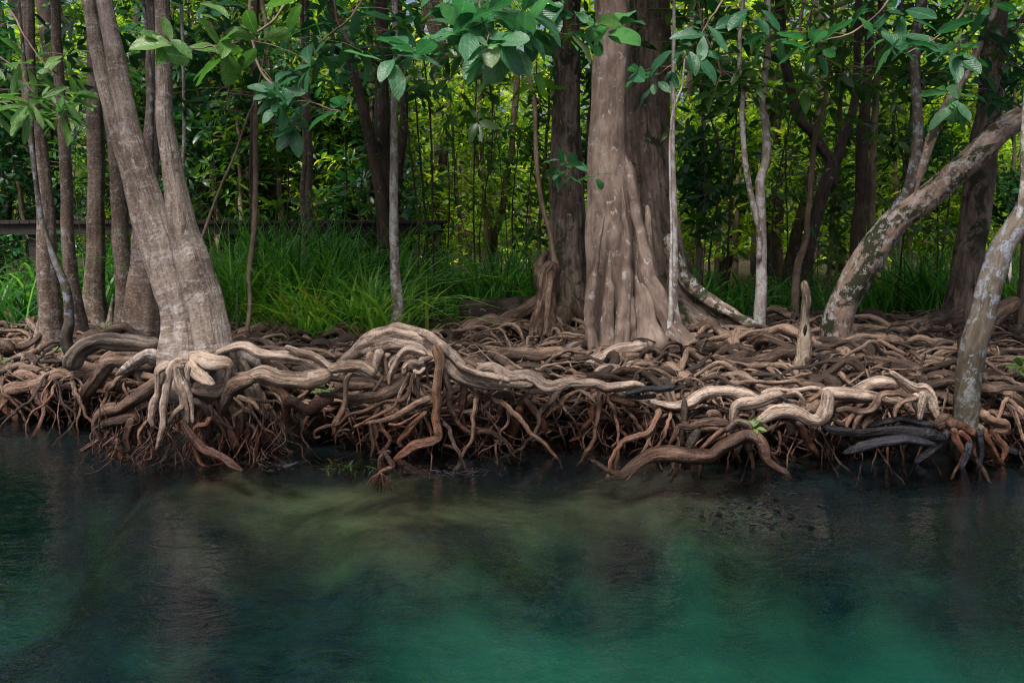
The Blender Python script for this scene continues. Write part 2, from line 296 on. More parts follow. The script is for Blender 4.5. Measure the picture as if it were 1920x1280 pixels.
# ------------------------------------------------------------ leaves
def leaves(acc, base, dirv, up, L, Wd, lod=1, fold=.25, curl=.25, rnd=None):
    """many leaves at once: base points, directions, up hints, lengths, widths"""
    base=np.asarray(base); n=len(base); d=dirv/(np.linalg.norm(dirv,axis=1)[:,None]+1e-9)
    sd=np.cross(d,up); sd/=np.linalg.norm(sd,axis=1)[:,None]+1e-9; nn=np.cross(sd,d)
    if lod==0: V_=[(0,0),(-.5,.45),(.5,.45),(0,1)]; T=[(0,2,1),(1,2,3)]; Q=[]
    elif lod==1: V_=[(0,0),(-.42,.3),(0,.3),(.42,.3),(-.42,.65),(0,.68),(.42,.65),(0,1)]; T=[(0,2,1),(0,3,2),(4,5,7),(5,6,7)]; Q=[(1,2,5,4),(2,3,6,5)]
    else:
        V_=[]; ks=[.03,.14,.3,.48,.66,.82,.93,1.]; ws=[.03,.2,.38,.49,.5,.40,.24,.03]
        for k,w in zip(ks,ws): V_+=[(-w,k),(-w*.5,k),(0,k),(w*.5,k),(w,k)]
        Q=[(r*5+c,r*5+c+1,r*5+c+6,r*5+c+5) for r in range(7) for c in range(4)]; T=[]
    V_=np.array(V_,float); m=len(V_); u=V_[:,0][None,:,None]; v=V_[:,1][None,:,None]
    L=np.broadcast_to(L,(n,))[:,None,None]; Wd=np.broadcast_to(Wd,(n,))[:,None,None]
    cu=(curl*(rs.rand(n)*2.2-.2))[:,None,None]; fo=(fold*(.3+rs.rand(n)*1.2))[:,None,None]
    wv=(rs.rand(n)*6.28)[:,None,None]
    h=fo*np.abs(u)*Wd-cu*v**2*L+ (.03*L*np.sin(v*9+wv)*np.abs(u)*2 if lod==2 else 0)
    pts=base[:,None,:]+d[:,None,:]*(v*L)+sd[:,None,:]*(u*Wd)+nn[:,None,:]*h
    rr=rs.rand(n) if rnd is None else rnd
    o=np.arange(n)[:,None,None]*m
    q=(np.array(Q)[None]+o).reshape(-1,4) if Q else None; t=(np.array(T)[None]+o).reshape(-1,3) if T else None
    tc=np.broadcast_to(np.stack([V_[:,0],V_[:,1],V_[:,0]*0],1)[None],(n,m,3)).copy(); tc[:,:,2]=rs.rand(n)[:,None]*20
    acc.add(pts.reshape(-1,3),q,t,tc.reshape(-1,3),np.repeat(rr,m))
def whorls(acc, cen, per, L, asp, lod, droop=.35, spread=1., axis=None, rbase=None, rspan=.5):
    """rosettes of leaves round each centre"""
    cen=np.asarray(cen); n=len(cen); k=per; th=rs.rand(n,1)*6.28+np.arange(k)[None]*6.28/k+rs.randn(n,k)*.35
    ax=np.stack([rs.randn(n)*.5,rs.randn(n)*.5-.15,np.ones(n)*.7],1) if axis is None else axis+rs.randn(n,3)*.2
    ax/=np.linalg.norm(ax,axis=1)[:,None]; ref=rs.randn(n,3); e1=np.cross(ax,ref); e1/=np.linalg.norm(e1,axis=1)[:,None]; e2=np.cross(ax,e1)
    d=(np.cos(th)[...,None]*e1[:,None]+np.sin(th)[...,None]*e2[:,None])*spread+ax[:,None]*(rs.rand(n,k,1)*.7)
    d[...,2]-=droop*rs.rand(n,k); d=d.reshape(-1,3); up=np.repeat(ax,k,0)+rs.randn(n*k,3)*.25
    Ls=L*(.45+rs.rand(n*k)*.85); b=np.repeat(cen,k,0)+d*.02+rs.randn(n*k,3)*L*.12
    r=None
    if rbase is not None: r=np.clip(np.repeat(np.broadcast_to(rbase,(n,)),k)+rs.randn(n*k)*.18*rspan*2,0,.945)
    leaves(acc,b,d,up,Ls,Ls*asp*(.8+rs.rand(n*k)*.4),lod,rnd=r)

# ------------------------------------------------------------ trees standing on the bank
CROP={'A':(0,600,4.267),'B':(260,620,4.267),'C':(540,600,4.267),'D':(820,600,4.267),'E':(1100,600,3.764),'F':(1360,600,3.764),'G':(1600,560,3.556),'X':(0,0,1.)}
def trace(crop, pts, d):
    """points of one outline in a crop -> world points and radii; d depth(s): number, (start,end), list, or 'p' for lying on the root platform"""
    ox,oy,s=CROP[crop]; n=len(pts); out=[]; rr=[]
    for i_,(x,y,r) in enumerate(pts):
        px,py=ox+x/s,oy+y/s
        if d=='p':
            Yd=PZ(px,py,.47)[1]
        elif isinstance(d,list): Yd=np.interp(i_/(n-1),np.linspace(0,1,len(d)),d)
        elif isinstance(d,tuple): Yd=d[0]+(d[1]-d[0])*i_/(n-1)
        else: Yd=d
        p=P(px,py,Yd); out.append(p); rr.append(r/s/FPX*Yd)
    return np.array(out),np.array(rr)
def root(parent, crop, pts, d, mat='root', name='root', **kw):
    p,r=trace(crop,pts,d); a=Acc(); k=dict(sides=20 if r.mean()>.02 else 10,step=max(.010,r.mean()*.35),wr=.15,ang=.15,jit=r.mean()*.24,rnd=(.5+.3*rs.rand()) if mat in('rootpale','rootlich') else .25+.5*rs.rand()); k.update(kw)
    tube(a,p,r,**k); return a.build(name,M[mat],parent)
def fluted(amp,kk=(3,5,8)):
    def f(th,t,ph):
        g=amp*np.exp(-(1-t)*4.5) if False else amp
        return 1+g*(.5*np.abs(np.sin(th*kk[0]/2+ph[7]+t*1.2))+.35*np.abs(np.sin(th*kk[1]/2+ph[8]-t*2))+.2*np.sin(th*kk[2]+ph[9]+t*3)-.45)
    return f
def trunk(parent, pts, d, mat, name='trunk', ext=2.2, thin=1., **kw):
    """pts bottom -> top in photo pixels; grows on above the frame"""
    p,r=trace('X',pts,d); r=r*thin
    if ext:
        v=p[-1]-p[-3] if len(p)>2 else p[-1]-p[0]; v=v/np.linalg.norm(v); v=v*.6+np.array([0,0,.4]); v/=np.linalg.norm(v)
        p=np.vstack([p,p[-1]+v*ext*.5,p[-1]+v*ext]); r=np.concatenate([r,[r[-1]*.9,r[-1]*.55]])
    p=np.vstack([p[0]+(p[0]-p[1])*0+np.array([0,0,-.25]),p]); r=np.concatenate([[r[0]*1.05],r])
    a=Acc(); k=dict(sides=28,step=.045,wr=.05,ang=.035,jit=r.mean()*.1); k.update(kw)
    tube(a,p,r,**k); a.build(name,M[mat],parent); return p
def tree(label, pts, d, mat, **kw):
    b=trace('X',pts[:1],d if not isinstance(d,tuple) else d[0])[0][0] if not isinstance(d,tuple) else P(pts[0][0],pts[0][1],d[0])
    e=empty(kw.pop('kind','tree'),b,label,kw.pop('cat','tree')); tp=trunk(e,pts,d,mat,**kw); return e,tp
def lobes(A,n,tau,w,amp=.1):
    la=(np.arange(n)+rs.rand(n)*.6)/n*6.283; aa=.55+.6*rs.rand(n); tw=rs.randn(n)*.6
    def f(th,t,ph):
        g=np.exp(-np.maximum(t-.02,0)/tau); o=1+0*th*t
        for a_,q_,z_ in zip(la,aa,tw):
            d=(th-a_-z_*t+3.1416)%6.2832-3.1416; o=o+A*q_*(g+.10)*np.exp(-(d/w)**2)
        o=o-A*.16*g
        return o+amp*(.4*np.abs(np.sin(th*2.5+ph[7]+t*1.2))+.2*np.sin(th*8+ph[9]+t*5)-.25)
    return f
TOPS=[]
main,tp=tree('big pale leaning tree of three stems standing on a pile of roots in the water',
  [(364,700,58),(362,660,56),(357,620,50),(343,567,43),(320,490,35),(297,415,27),(264,310,22),(240,215,19),(217,107,18),(194,0,15)],7.15,'pale',flute=lobes(.48,6,.15,.36,.09),sides=56,thin=.9); TOPS.append((main,tp[-1],1.5))
tp=trunk(main,[(402,690,36),(399,650,37),(386,590,36),(362,500,33),(336,400,26),(319,300,21),(308,215,17),(306,107,16),(306,0,15)],7.05,'pale',flute=lobes(.3,5,.12,.4,.07),sides=48,thin=.92)
trunk(main,[(330,600,26),(305,540,22),(284,480,18),(258,400,16),(233,300,15),(209,215,14),(185,107,15),(167,0,14)],7.35,'pale',thin=.88)
t_a,tp=tree('dim brown trunk at the far left with flared base, nearest the frame edge',[(90,672,34),(95,630,25),(92,560,20),(88,480,17),(85,400,15),(75,300,15),(60,200,14),(54,107,12),(52,0,11)],9.2,'brown',flute=fluted(.15)); TOPS.append((t_a,tp[-1],1.2))
t_b,tp=tree('slim brown trunk with pale spots rising beside the green leaning sapling',[(150,655,22),(148,620,17),(140,560,13),(132,500,12),(127,430,11),(122,300,11),(116,200,10),(108,107,9),(102,0,8)],9.6,'brown'); TOPS.append((t_b,tp[-1],1.))
sap,tp=tree('thin greenish sapling leaning left across two brown trunks',[(140,690,9),(124,640,12),(130,600,9),(125,545,8),(100,480,6),(76,400,5),(63,300,4.5),(56,200,4),(40,60,3)],8.7,'bluel',kind='sapling',cat='sapling',sides=12,ext=.6)
t_c,tp=tree('dark straight trunk with a broken rugged base at the left',[(178,612,30),(178,575,24),(178,530,18),(180,430,15),(181,300,14),(180,215,14),(178,130,13),(176,0,12)],11.6,'brown',flute=fluted(.3)); TOPS.append((t_c,tp[-1],1.2))
t_d,tp=tree('dark trunk just left of the leaning pale tree, grey lichen on it',[(222,645,28),(232,600,20),(234,520,18),(226,430,16),(222,300,16),(205,180,15),(196,0,14)],10.4,'brown'); TOPS.append((t_d,tp[-1],1.2))
t_e,tp=tree('wide grey-brown trunk half hidden behind the leaning pale tree',[(262,665,44),(266,610,38),(272,520,30),(276,430,24),(281,330,16),(284,200,11),(284,0,10)],9.3,'brown',flute=fluted(.15)); TOPS.append((t_e,tp[-1],1.2))
t_l,tp=tree('slender straight white-spotted tree standing alone before the sedges',[(746,618,14),(745,567,11.5),(741,500,9.5),(738,430,8.5),(739,300,7.5),(739,215,6.5),(741,107,6),(740,0,5.5)],10.0,'white',sides=18); TOPS.append((t_l,tp[-1],.9))
dk,tp=tree('dark many-stemmed tree behind the slender white-spotted tree',[(725,570,17),(723,480,15),(721,420,16),(718,330,15),(716,200,13),(716,100,12),(716,0,11)],12.6,'darkb')
trunk(dk,[(722,430,10),(716,380,10),(700,300,9),(680,200,9),(660,120,9),(640,50,8),(615,0,7)],12.4,'darkb'); trunk(dk,[(735,430,8),(745,350,8),(756,250,8),(757,150,7),(750,60,6),(748,0,6)],12.5,'darkb')
TOPS.append((dk,tp[-1],1.3))
t_bk,tp=tree('dark brown furrowed tree behind the strangler root, left of the central trunk',[(1065,622,54),(1068,585,44),(1066,530,37),(1062,470,31),(1061,400,29),(1061,300,27),(1063,215,23),(1065,107,22),(1064,0,25)],11.2,'furrow',flute=lobes(.4,6,.14,.3,.3),sides=56); TOPS.append((t_bk,tp[-1],1.4))
for pp,dd in (([(1045,530,16),(1020,562,17),(985,585,15),(945,604,12),(890,620,9)],(11.0,10.9)),([(1060,580,22),(1050,610,20),(1015,630,14),(960,640,10)],(10.9,10.3)),([(1026,470,4),(1014,500,12),(1016,545,15),(1012,600,10)],10.95)): root(t_bk,'X',pp,dd,'root' if pp[0][0]>1010 else 'furrow')
for pp,dd in (([(1080,560,16),(1090,600,18),(1105,625,14)],10.9),): root(t_bk,'X',pp,dd,'root')
s1,tp=tree('thin strangler stem that stands on its own splayed roots beside the dark furrowed tree',[(1040,502,9),(1038,480,5.5),(1031,434,5),(1020,400,4.5),(1013,363,4.5),(1006,302,4.5),(1004,252,4),(1003,200,4),(991,144,3.5),(985,90,3),(984,30,2.5)],9.9,'stem',sides=12,ext=.5,kind='strangler_stem')
for pp in ([(1036,490,9),(1024,511,10),(1021,545,13),(1010,590,14),(1003,630,13),(998,655,9)],[(1042,495,9),(1040,515,8),(1032,545,8),(1033,585,8),(1040,622,9),(1043,650,7)],[(1036,505,7),(1030,530,9),(1026,570,9),(1024,620,8),(1018,650,6)],
   [(1040,615,9),(1020,635,8),(998,650,9),(985,662,7)],[(1042,605,8),(1052,625,7),(1062,645,6)]): root(s1,'X',pp,9.8,'root')
cen,tp=tree('smooth pinkish-grey central trunk with white lichen spots and fluted base',[(1147,672,42),(1145,630,39),(1144,560,38),(1145,500,40),(1144,430,44),(1140,360,39),(1137,300,37),(1139,215,32.5),(1146,107,31),(1148,0,29)],8.9,'smooth',flute=lobes(.46,8,.14,.26,.05),sides=72,step=.035); TOPS.append((cen,tp[-1],1.5))
for pp,dd in (([(1160,255,3),(1170,290,6),(1184,345,12),(1197,430,13),(1206,480,13),(1212,520,14),(1231,560,15),(1255,605,16),(1278,634,16),(1308,664,15),(1340,684,10)],(8.85,8.5)),
   ([(1166,350,2),(1171,400,6),(1175,450,9),(1175,510,11),(1170,565,13),(1166,620,14),(1164,662,16)],8.62),([(1134,400,2),(1124,450,5),(1120,480,6),(1112,520,8),(1105,590,9),(1110,635,9),(1114,668,9)],8.6),
   ([(1172,500,2),(1180,545,6),(1184,590,8),(1187,650,9)],8.64),([(1213,385,3),(1215,400,6),(1217,450,8),(1222,510,9),(1240,560,10),(1265,605,11),(1290,640,12),(1318,668,9)],(9.0,8.7)),
   ([(1188,430,2),(1196,480,9),(1200,540,15),(1210,600,24),(1222,640,30),(1232,672,30)],(8.8,8.55)),([(1144,470,2),(1140,540,8),(1138,600,11),(1140,662,15)],8.6),([(1212,640,18),(1190,652,14),(1160,662,12),(1130,676,12)],8.45)):
   root(cen,'X',pp,dd,'smooth')
t_r,tp=tree('broad dark fluted trunk behind the smooth central one, its plank buttress running right',[(1243,650,62),(1240,600,56),(1236,530,49),(1231,440,43),(1222,340,42),(1213,215,40),(1213,107,37),(1214,0,35)],10.2,'furrow',flute=lobes(.4,7,.16,.3,.32),sides=64); TOPS.append((t_r,tp[-1],1.5))
root(t_r,'X',[(1252,440,12),(1275,508,13),(1305,544,12),(1345,574,11),(1385,595,10),(1425,620,9),(1470,642,7)],(9.75,9.3),'mossy',name='buttress')
def fin(parent,prof,yb,d,mat,thick=.07,name='buttress'):
    a=Acc(); m=14; prof=np.array(prof,float); xs=np.linspace(prof[0][0],prof[-1][0],40); ys=np.interp(xs,prof[:,0],prof[:,1]); n=len(xs); vs=[]; tc=[]
    for sd in (-1,1):
        for i_,(x,y) in enumerate(zip(xs,ys)):
            Yd=np.interp(i_/(n-1),[0,1],d)
            for j in range(m):
                f=j/(m-1); p=P(x+14*f*f*(.2+.8*i_/n),y+(yb-y)*f,Yd); w=thick*(.25+.75*f**.7)*(1-.5*i_/n)*(1+.35*math.sin(f*9+i_*.35)); vs.append(p+np.array([0,sd*w*(.15 if j==0 else 1),0])+rs.randn(3)*.003); tc.append((f*.6,sd*.3,i_*.04))
    q=[]
    for sd in range(2):
        o=sd*n*m
        for i_ in range(n-1):
            for j in range(m-1):
                A=o+i_*m+j; f_=[A,A+m,A+m+1,A+1]; q.append(f_ if sd==1 else f_[::-1])
    for i_ in range(n-1): A=i_*m; q.append([A,A+m,n*m+A+m,n*m+A])
    a.add(vs,q,None,np.array(tc)[:,[0,1,2]]); a.build(name,M[mat],parent)
fin(t_r,[(1250,430),(1275,500),(1305,538),(1345,568),(1385,590),(1425,616),(1470,640)],676,(9.75,9.3),'furrow')
t_w,tp=tree('thin white-barked trunk growing tight against the right side of the central group',[(1290,660,13),(1272,620,10),(1263,560,8),(1265,500,7),(1264,430,6.5),(1262,330,5.5),(1262,270,4),(1263,120,3.5),(1264,0,3)],9.3,'white',sides=14,kind='sapling',cat='sapling')
t_v,tp=tree('skinny whitish sapling twig reaching down beside the central flutes',[(1241,676,6),(1250,635,5.5),(1258,588,5),(1258,534,4),(1259,430,2.5),(1256,302,2.5),(1261,215,2.3),(1278,165,2)],8.55,'white',sides=10,kind='sapling',cat='sapling',ext=.3)
t_q,tp=tree('pale grey sapling forking low into two upright stems',[(1423,648,15),(1424,601,12),(1426,561,11),(1428,484,9.5),(1428,410,9),(1425,345,9),(1436,296,8),(1437,235,7.5),(1431,202,7),(1434,144,6.5),(1440,84,6),(1440,0,5.5)],9.7,'white',sides=16,kind='sapling',cat='sapling'); TOPS.append((t_q,tp[-1],.8))
trunk(t_q,[(1424,440,5),(1416,400,5.5),(1406,356,5.5),(1396,289,5),(1391,215,5),(1394,168,4.5),(1387,134,4.5),(1387,67,4),(1393,0,4)],9.65,'white',sides=12)
for pp in ([(1420,610,10),(1408,632,9),(1394,650,8),(1370,662,6)],[(1428,605,9),(1440,630,7),(1462,652,6)]): root(t_q,'X',pp,'p','root')
t_y,tp=tree('dark tree behind with a wide Y-shaped fork',[(1505,580,14),(1515,474,12),(1528,416,12),(1542,363,12),(1557,322,13),(1558,300,12),(1545,283,10),(1522,248,9),(1496,218,9),(1481,161,9),(1469,100,9),(1462,0,8)],13,'darkb'); TOPS.append((t_y,tp[-1],1.3))
trunk(t_y,[(1560,318,11),(1572,290,10),(1582,255,9),(1598,210,8),(1606,140,7),(1610,0,6)],13,'darkb')
t_s,tp=tree('thin pale-brown sapling bending in front of the Y-forked tree',[(1490,570,8),(1495,501,7),(1512,450,6),(1513,420,5.5),(1518,369,5),(1524,302,4.5),(1529,248,4.5),(1545,201,4),(1557,111,3.7),(1560,0,3)],11,'stem',sides=12,kind='sapling',cat='sapling')
t_x,tp=tree('straight dark brown trunk between the Y-forked tree and the leaning trunk',[(1604,580,15),(1606,500,14),(1609,430,13),(1616,369,12),(1616,269,11),(1626,168,9),(1629,97,8),(1630,0,8)],13.5,'darkb'); TOPS.append((t_x,tp[-1],1.1))
t_x2,tp=tree('slim grey trunk close to the right of the straight dark brown one',[(1632,560,8),(1634,400,7),(1638,260,6.5),(1643,178,6),(1648,100,6),(1653,0,6)],14.2,'stem',sides=12)
lean,tp=tree('thick tan trunk leaning far right with dark moss patches and a bent limb',[(1586,690,44),(1572,650,36),(1568,610,30),(1582,565,27),(1606,520,27),(1640,467,27),(1683,413,25),(1733,376,24),(1784,332,24),(1834,285,24),(1878,242,22),(1925,212,22),(1990,172,20)],(9.4,8.6),'mossy',flute=fluted(.1),ext=1.6); TOPS.append((lean,tp[-1],1.3))
tp=trunk(lean,[(1650,456,9),(1680,402,15),(1703,363,13),(1713,322,11),(1720,269,10),(1720,202,9),(1717,134,9),(1717,67,10),(1727,0,10)],8.98,'bluel',name='limb'); TOPS.append((lean,tp[-1],1.))
trunk(lean,[(1712,372,4),(1730,310,9),(1750,249,9),(1777,195,8),(1811,141,7),(1838,81,7),(1871,0,5.5)],8.95,'mossy',name='limb')
for pts in ([(690,40,34),(620,70,28),(520,95,28),(400,100,28),(330,140,28),(270,210,22),(180,240,16)],[(800,70,26),(900,110,22),(980,140,22),(1050,190,24),(1100,250,22),(1130,300,16)],[(740,100,50),(760,180,42),(790,260,26),(850,300,18)],
   [(860,90,60),(900,170,60),(950,240,45),(1030,290,26),(1150,320,18)],[(700,110,34),(640,170,28),(560,200,26),(500,240,22),(430,290,20),(330,310,18)],[(680,150,30),(740,155,26),(790,200,22),(810,250,16)],[(640,200,26),(700,230,28),(760,290,24),(850,330,24),(960,390,18)],
   [(900,240,24),(1000,310,26),(1120,340,24),(1260,370,20),(1355,400,16)],[(640,250,24),(720,300,22),(800,370,20),(880,450,12)]): root(lean,'F',pts,'p','root')
t_n,tp=tree('dark upright trunk behind the leaning one, propped on a long raised root',[(1803,625,46),(1805,585,34),(1809,534,27),(1817,467,27),(1825,410,26),(1834,350,26),(1841,290,25),(1855,202,22),(1859,134,22),(1865,67,20),(1876,0,16)],11,'furrow',flute=lobes(.5,6,.08,.35,.12),sides=48); TOPS.append((t_n,tp[-1],1.4))
for pts,d in (([(720,110,60),(600,140,60),(480,180,55),(370,200,50),(260,240,40),(150,290,25)],(10.8,9.9)),([(520,160,14),(512,220,14),(530,330,10)],10.1),([(630,170,20),(650,230,16),(672,285,10)],10.1),([(440,210,14),(480,260,11),(485,340,8)],10.0),
   ([(380,340,40),(500,312,42),(620,310,45),(740,312,40)],9.3),([(330,395,32),(450,385,36),(600,370,34),(700,365,30)],8.8),([(700,180,24),(740,230,22),(800,300,18)],10.0),([(330,210,16),(270,260,16),(275,330,10)],9.9)): root(t_n,'G',pts,d,'root')
t_g,tp=tree('nearest leaning trunk at the right covered in bluish lichen, feet in the water',[(1812,812,27),(1812,770,26),(1813,740,25.5),(1816,700,25),(1827,644,24.5),(1844,588,23.5),(1857,534,23),(1880,467,23),(1903,430,22),(1925,395,21),(1955,330,20),(2000,220,19)],6.8,'bluel',sides=32,ext=2.4); TOPS.append((t_g,tp[-1],1.4))
trunk(t_g,[(1897,462,3),(1914,385,6),(1919,330,5.5),(1919,260,5),(1922,200,4.5),(1930,80,4)],6.75,'white',name='limb',sides=12,ext=.5)
for pts,d,mt in (([(620,815,42),(700,840,34),(790,890,32),(860,940,30),(930,1040,22),(1005,1112,12)],6.65,'rootred'),([(660,860,22),(680,930,24),(720,1000,20),(745,1050,10)],6.6,'rootred'),([(650,880,30),(560,970,34),(480,1040,34),(410,1098,16)],(6.65,6.68),'black'),
   ([(780,950,34),(760,1040,30),(715,1130,20)],6.6,'black'),([(840,870,25),(850,960,22),(860,1040,18),(835,1130,12)],6.6,'black'),([(860,745,35),(900,800,34),(1000,830,36),(1010,870,32),(940,880,26),(960,930,22),(1010,1000,20),(990,1090,8)],6.7,'root'),
   ([(880,860,20),(890,930,22),(930,1000,14),(970,1060,8)],6.6,'rootred'),([(890,760,30),(980,770,32),(1080,790,28),(1138,800,24)],6.9,'root'),([(950,980,28),(1050,1010,26),(1160,1025,24)],6.8,'black'),([(640,790,46),(600,810,42),(540,850,22)],6.7,'root'),
   ([(1000,620,50),(1060,680,45),(1130,740,40),(1110,850,30),(1085,960,20),(1080,1050,12)],7.0,'root'),([(700,880,20),(760,930,18),(800,990,14),(820,1060,8)],6.62,'rootred'),([(870,600,22),(960,590,28),(1080,620,28),(1160,650,26)],7.2,'root'),([(960,640,16),(910,700,18),(880,740,12)],7.0,'root')): root(t_g,'G',pts,d,mt)
t_z,tp=tree('dark tree base with raised roots at the right edge behind the lichened trunk',[(1925,655,30),(1922,600,22),(1930,520,20),(1938,400,18),(1945,200,16),(1950,0,15)],10,'furrow'); TOPS.append((t_z,tp[-1],1.2))
for pp in ([(1915,610,14),(1890,640,12),(1865,665,10),(1850,690,8)],[(1910,560,14),(1880,580,14),(1860,605,12),(1845,640,8)],[(1925,630,12),(1910,670,10),(1890,690,8)]): root(t_z,'X',pp,9.7,'root')
for lab,pts,d,mt in (('thin bare brown stem rising out of the sedges beside the pale leaning tree',[(462,646,5.5),(465,615,5),(469,568,4.5),(467,517,4.5),(474,450,4.5),(478,400,5.5),(479,300,5),(479,170,4.5),(478,0,4)],9.8,'stem'),
   ('thin pale pole slanting to the right behind the pale leaning tree',[(370,475,3),(388,420,2.8),(410,360,2.6),(440,290,2.3),(462,225,2),(480,180,1.6)],9.5,'stem'),
   ('thin bluish sapling rising just right of the upright pale stem',[(342,560,4),(343,430,3.6),(342,330,3.4),(345,250,3.2),(344,150,3),(340,0,3)],9.4,'white'),
   ('knotty grey sapling in front of the upright pale stem top',[(284,330,4.2),(284,160,3.6),(276,70,3.2),(269,0,3)],8.0,'bluel'),
   ('reddish brown slim trunk beyond the sedges, the thicker of a pair',[(582,560,9),(580,430,8),(578,360,8),(580,290,7),(576,200,6),(574,0,6)],13.2,'brown'),
   ('reddish brown slim trunk beyond the sedges, the thinner of a pair',[(572,560,6),(570,430,5.5),(567,360,5),(572,290,4.5),(570,220,4),(566,0,4)],12.9,'brown'),
   ('dark slim trunk beyond the sedges behind the bare brown stem',[(474,560,7),(476,430,6.5),(472,330,6),(476,220,6),(480,0,5)],11.5,'darkb')):
   tree(lab,pts,d,mt,kind='sapling',cat='sapling',sides=12,ext=1.)
root(t_a,'A',[(330,110,24),(290,150,24),(200,210,26),(80,230,26),(20,290,22),(-60,320,18)],(9.1,8.9)); root(t_a,'A',[(300,240,24),(200,290,22),(100,310,20),(0,330,18)],8.8)
root(t_a,'A',[(480,200,12),(430,250,14),(350,290,14),(280,310,12)],8.8)
def flare(parent,px,py,Yd,rpx,n,hpx,mat,reach=2.2,name='root',a0=None):
    c=P(px,py,Yd); k=Yd/FPX; Rr=rpx*k
    for i_ in range(n):
        an=(i_+rs.rand()*.6)/n*6.283+(a0 or 0); dx=np.array([math.cos(an),math.sin(an),0]); h=hpx*k*(.6+rs.rand()*.7); rr=Rr*reach*(.7+.6*rs.rand()); side=np.array([-dx[1],dx[0],0])*rs.randn()*.25*rr
        p=[c+dx*Rr*.30+[0,0,h*1.4],c+dx*Rr*.66+[0,0,h*.6],c+dx*Rr*1.0+[0,0,h*.18],c+dx*(Rr+rr*.35)+side*.4+[0,0,.03],c+dx*(Rr+rr)+side+[0,0,-.09]]
        r_=Rr*(.20+.12*rs.rand()); a=Acc(); tube(a,p,np.array([.15,.8,1.15,.9,.4])*r_,sides=16,step=.03,ang=.12,wr=.1,jit=r_*.2); a.build(name,M[mat],parent)
flare(main,366,672,7.15,66,6,25,'pale',.9); flare(t_a,92,668,9.2,28,6,60,'brown',2.5); flare(t_b,149,655,9.6,18,5,40,'brown',2.); flare(t_c,178,612,11.6,26,7,60,'brown',1.5)
flare(t_d,223,645,10.4,25,5,60,'brown',2.); flare(t_e,263,665,9.3,42,6,80,'brown',1.5); flare(t_l,746,615,10.0,11,4,20,'brown',1.5); flare(t_bk,1067,622,11.2,48,6,30,'furrow',1.6)
flare(cen,1147,668,8.9,50,8,28,'smooth',1.4); flare(t_r,1243,650,10.2,60,6,30,'furrow',1.4); flare(t_q,1423,648,9.7,11,4,30,'white',2.); flare(lean,1578,665,9.3,34,7,70,'root',2.2)
flare(t_n,1803,622,11,42,7,25,'furrow',2.); flare(dk,725,570,12.6,15,6,50,'brown',4.); flare(t_z,1925,650,10,26,6,70,'root',2.5); flare(t_g,1812,806,6.8,24,5,30,'bluel',.9); flare(stump,1501,700,7.9,15,6,40,'stumpm',2.) if 'stump' in globals() else None
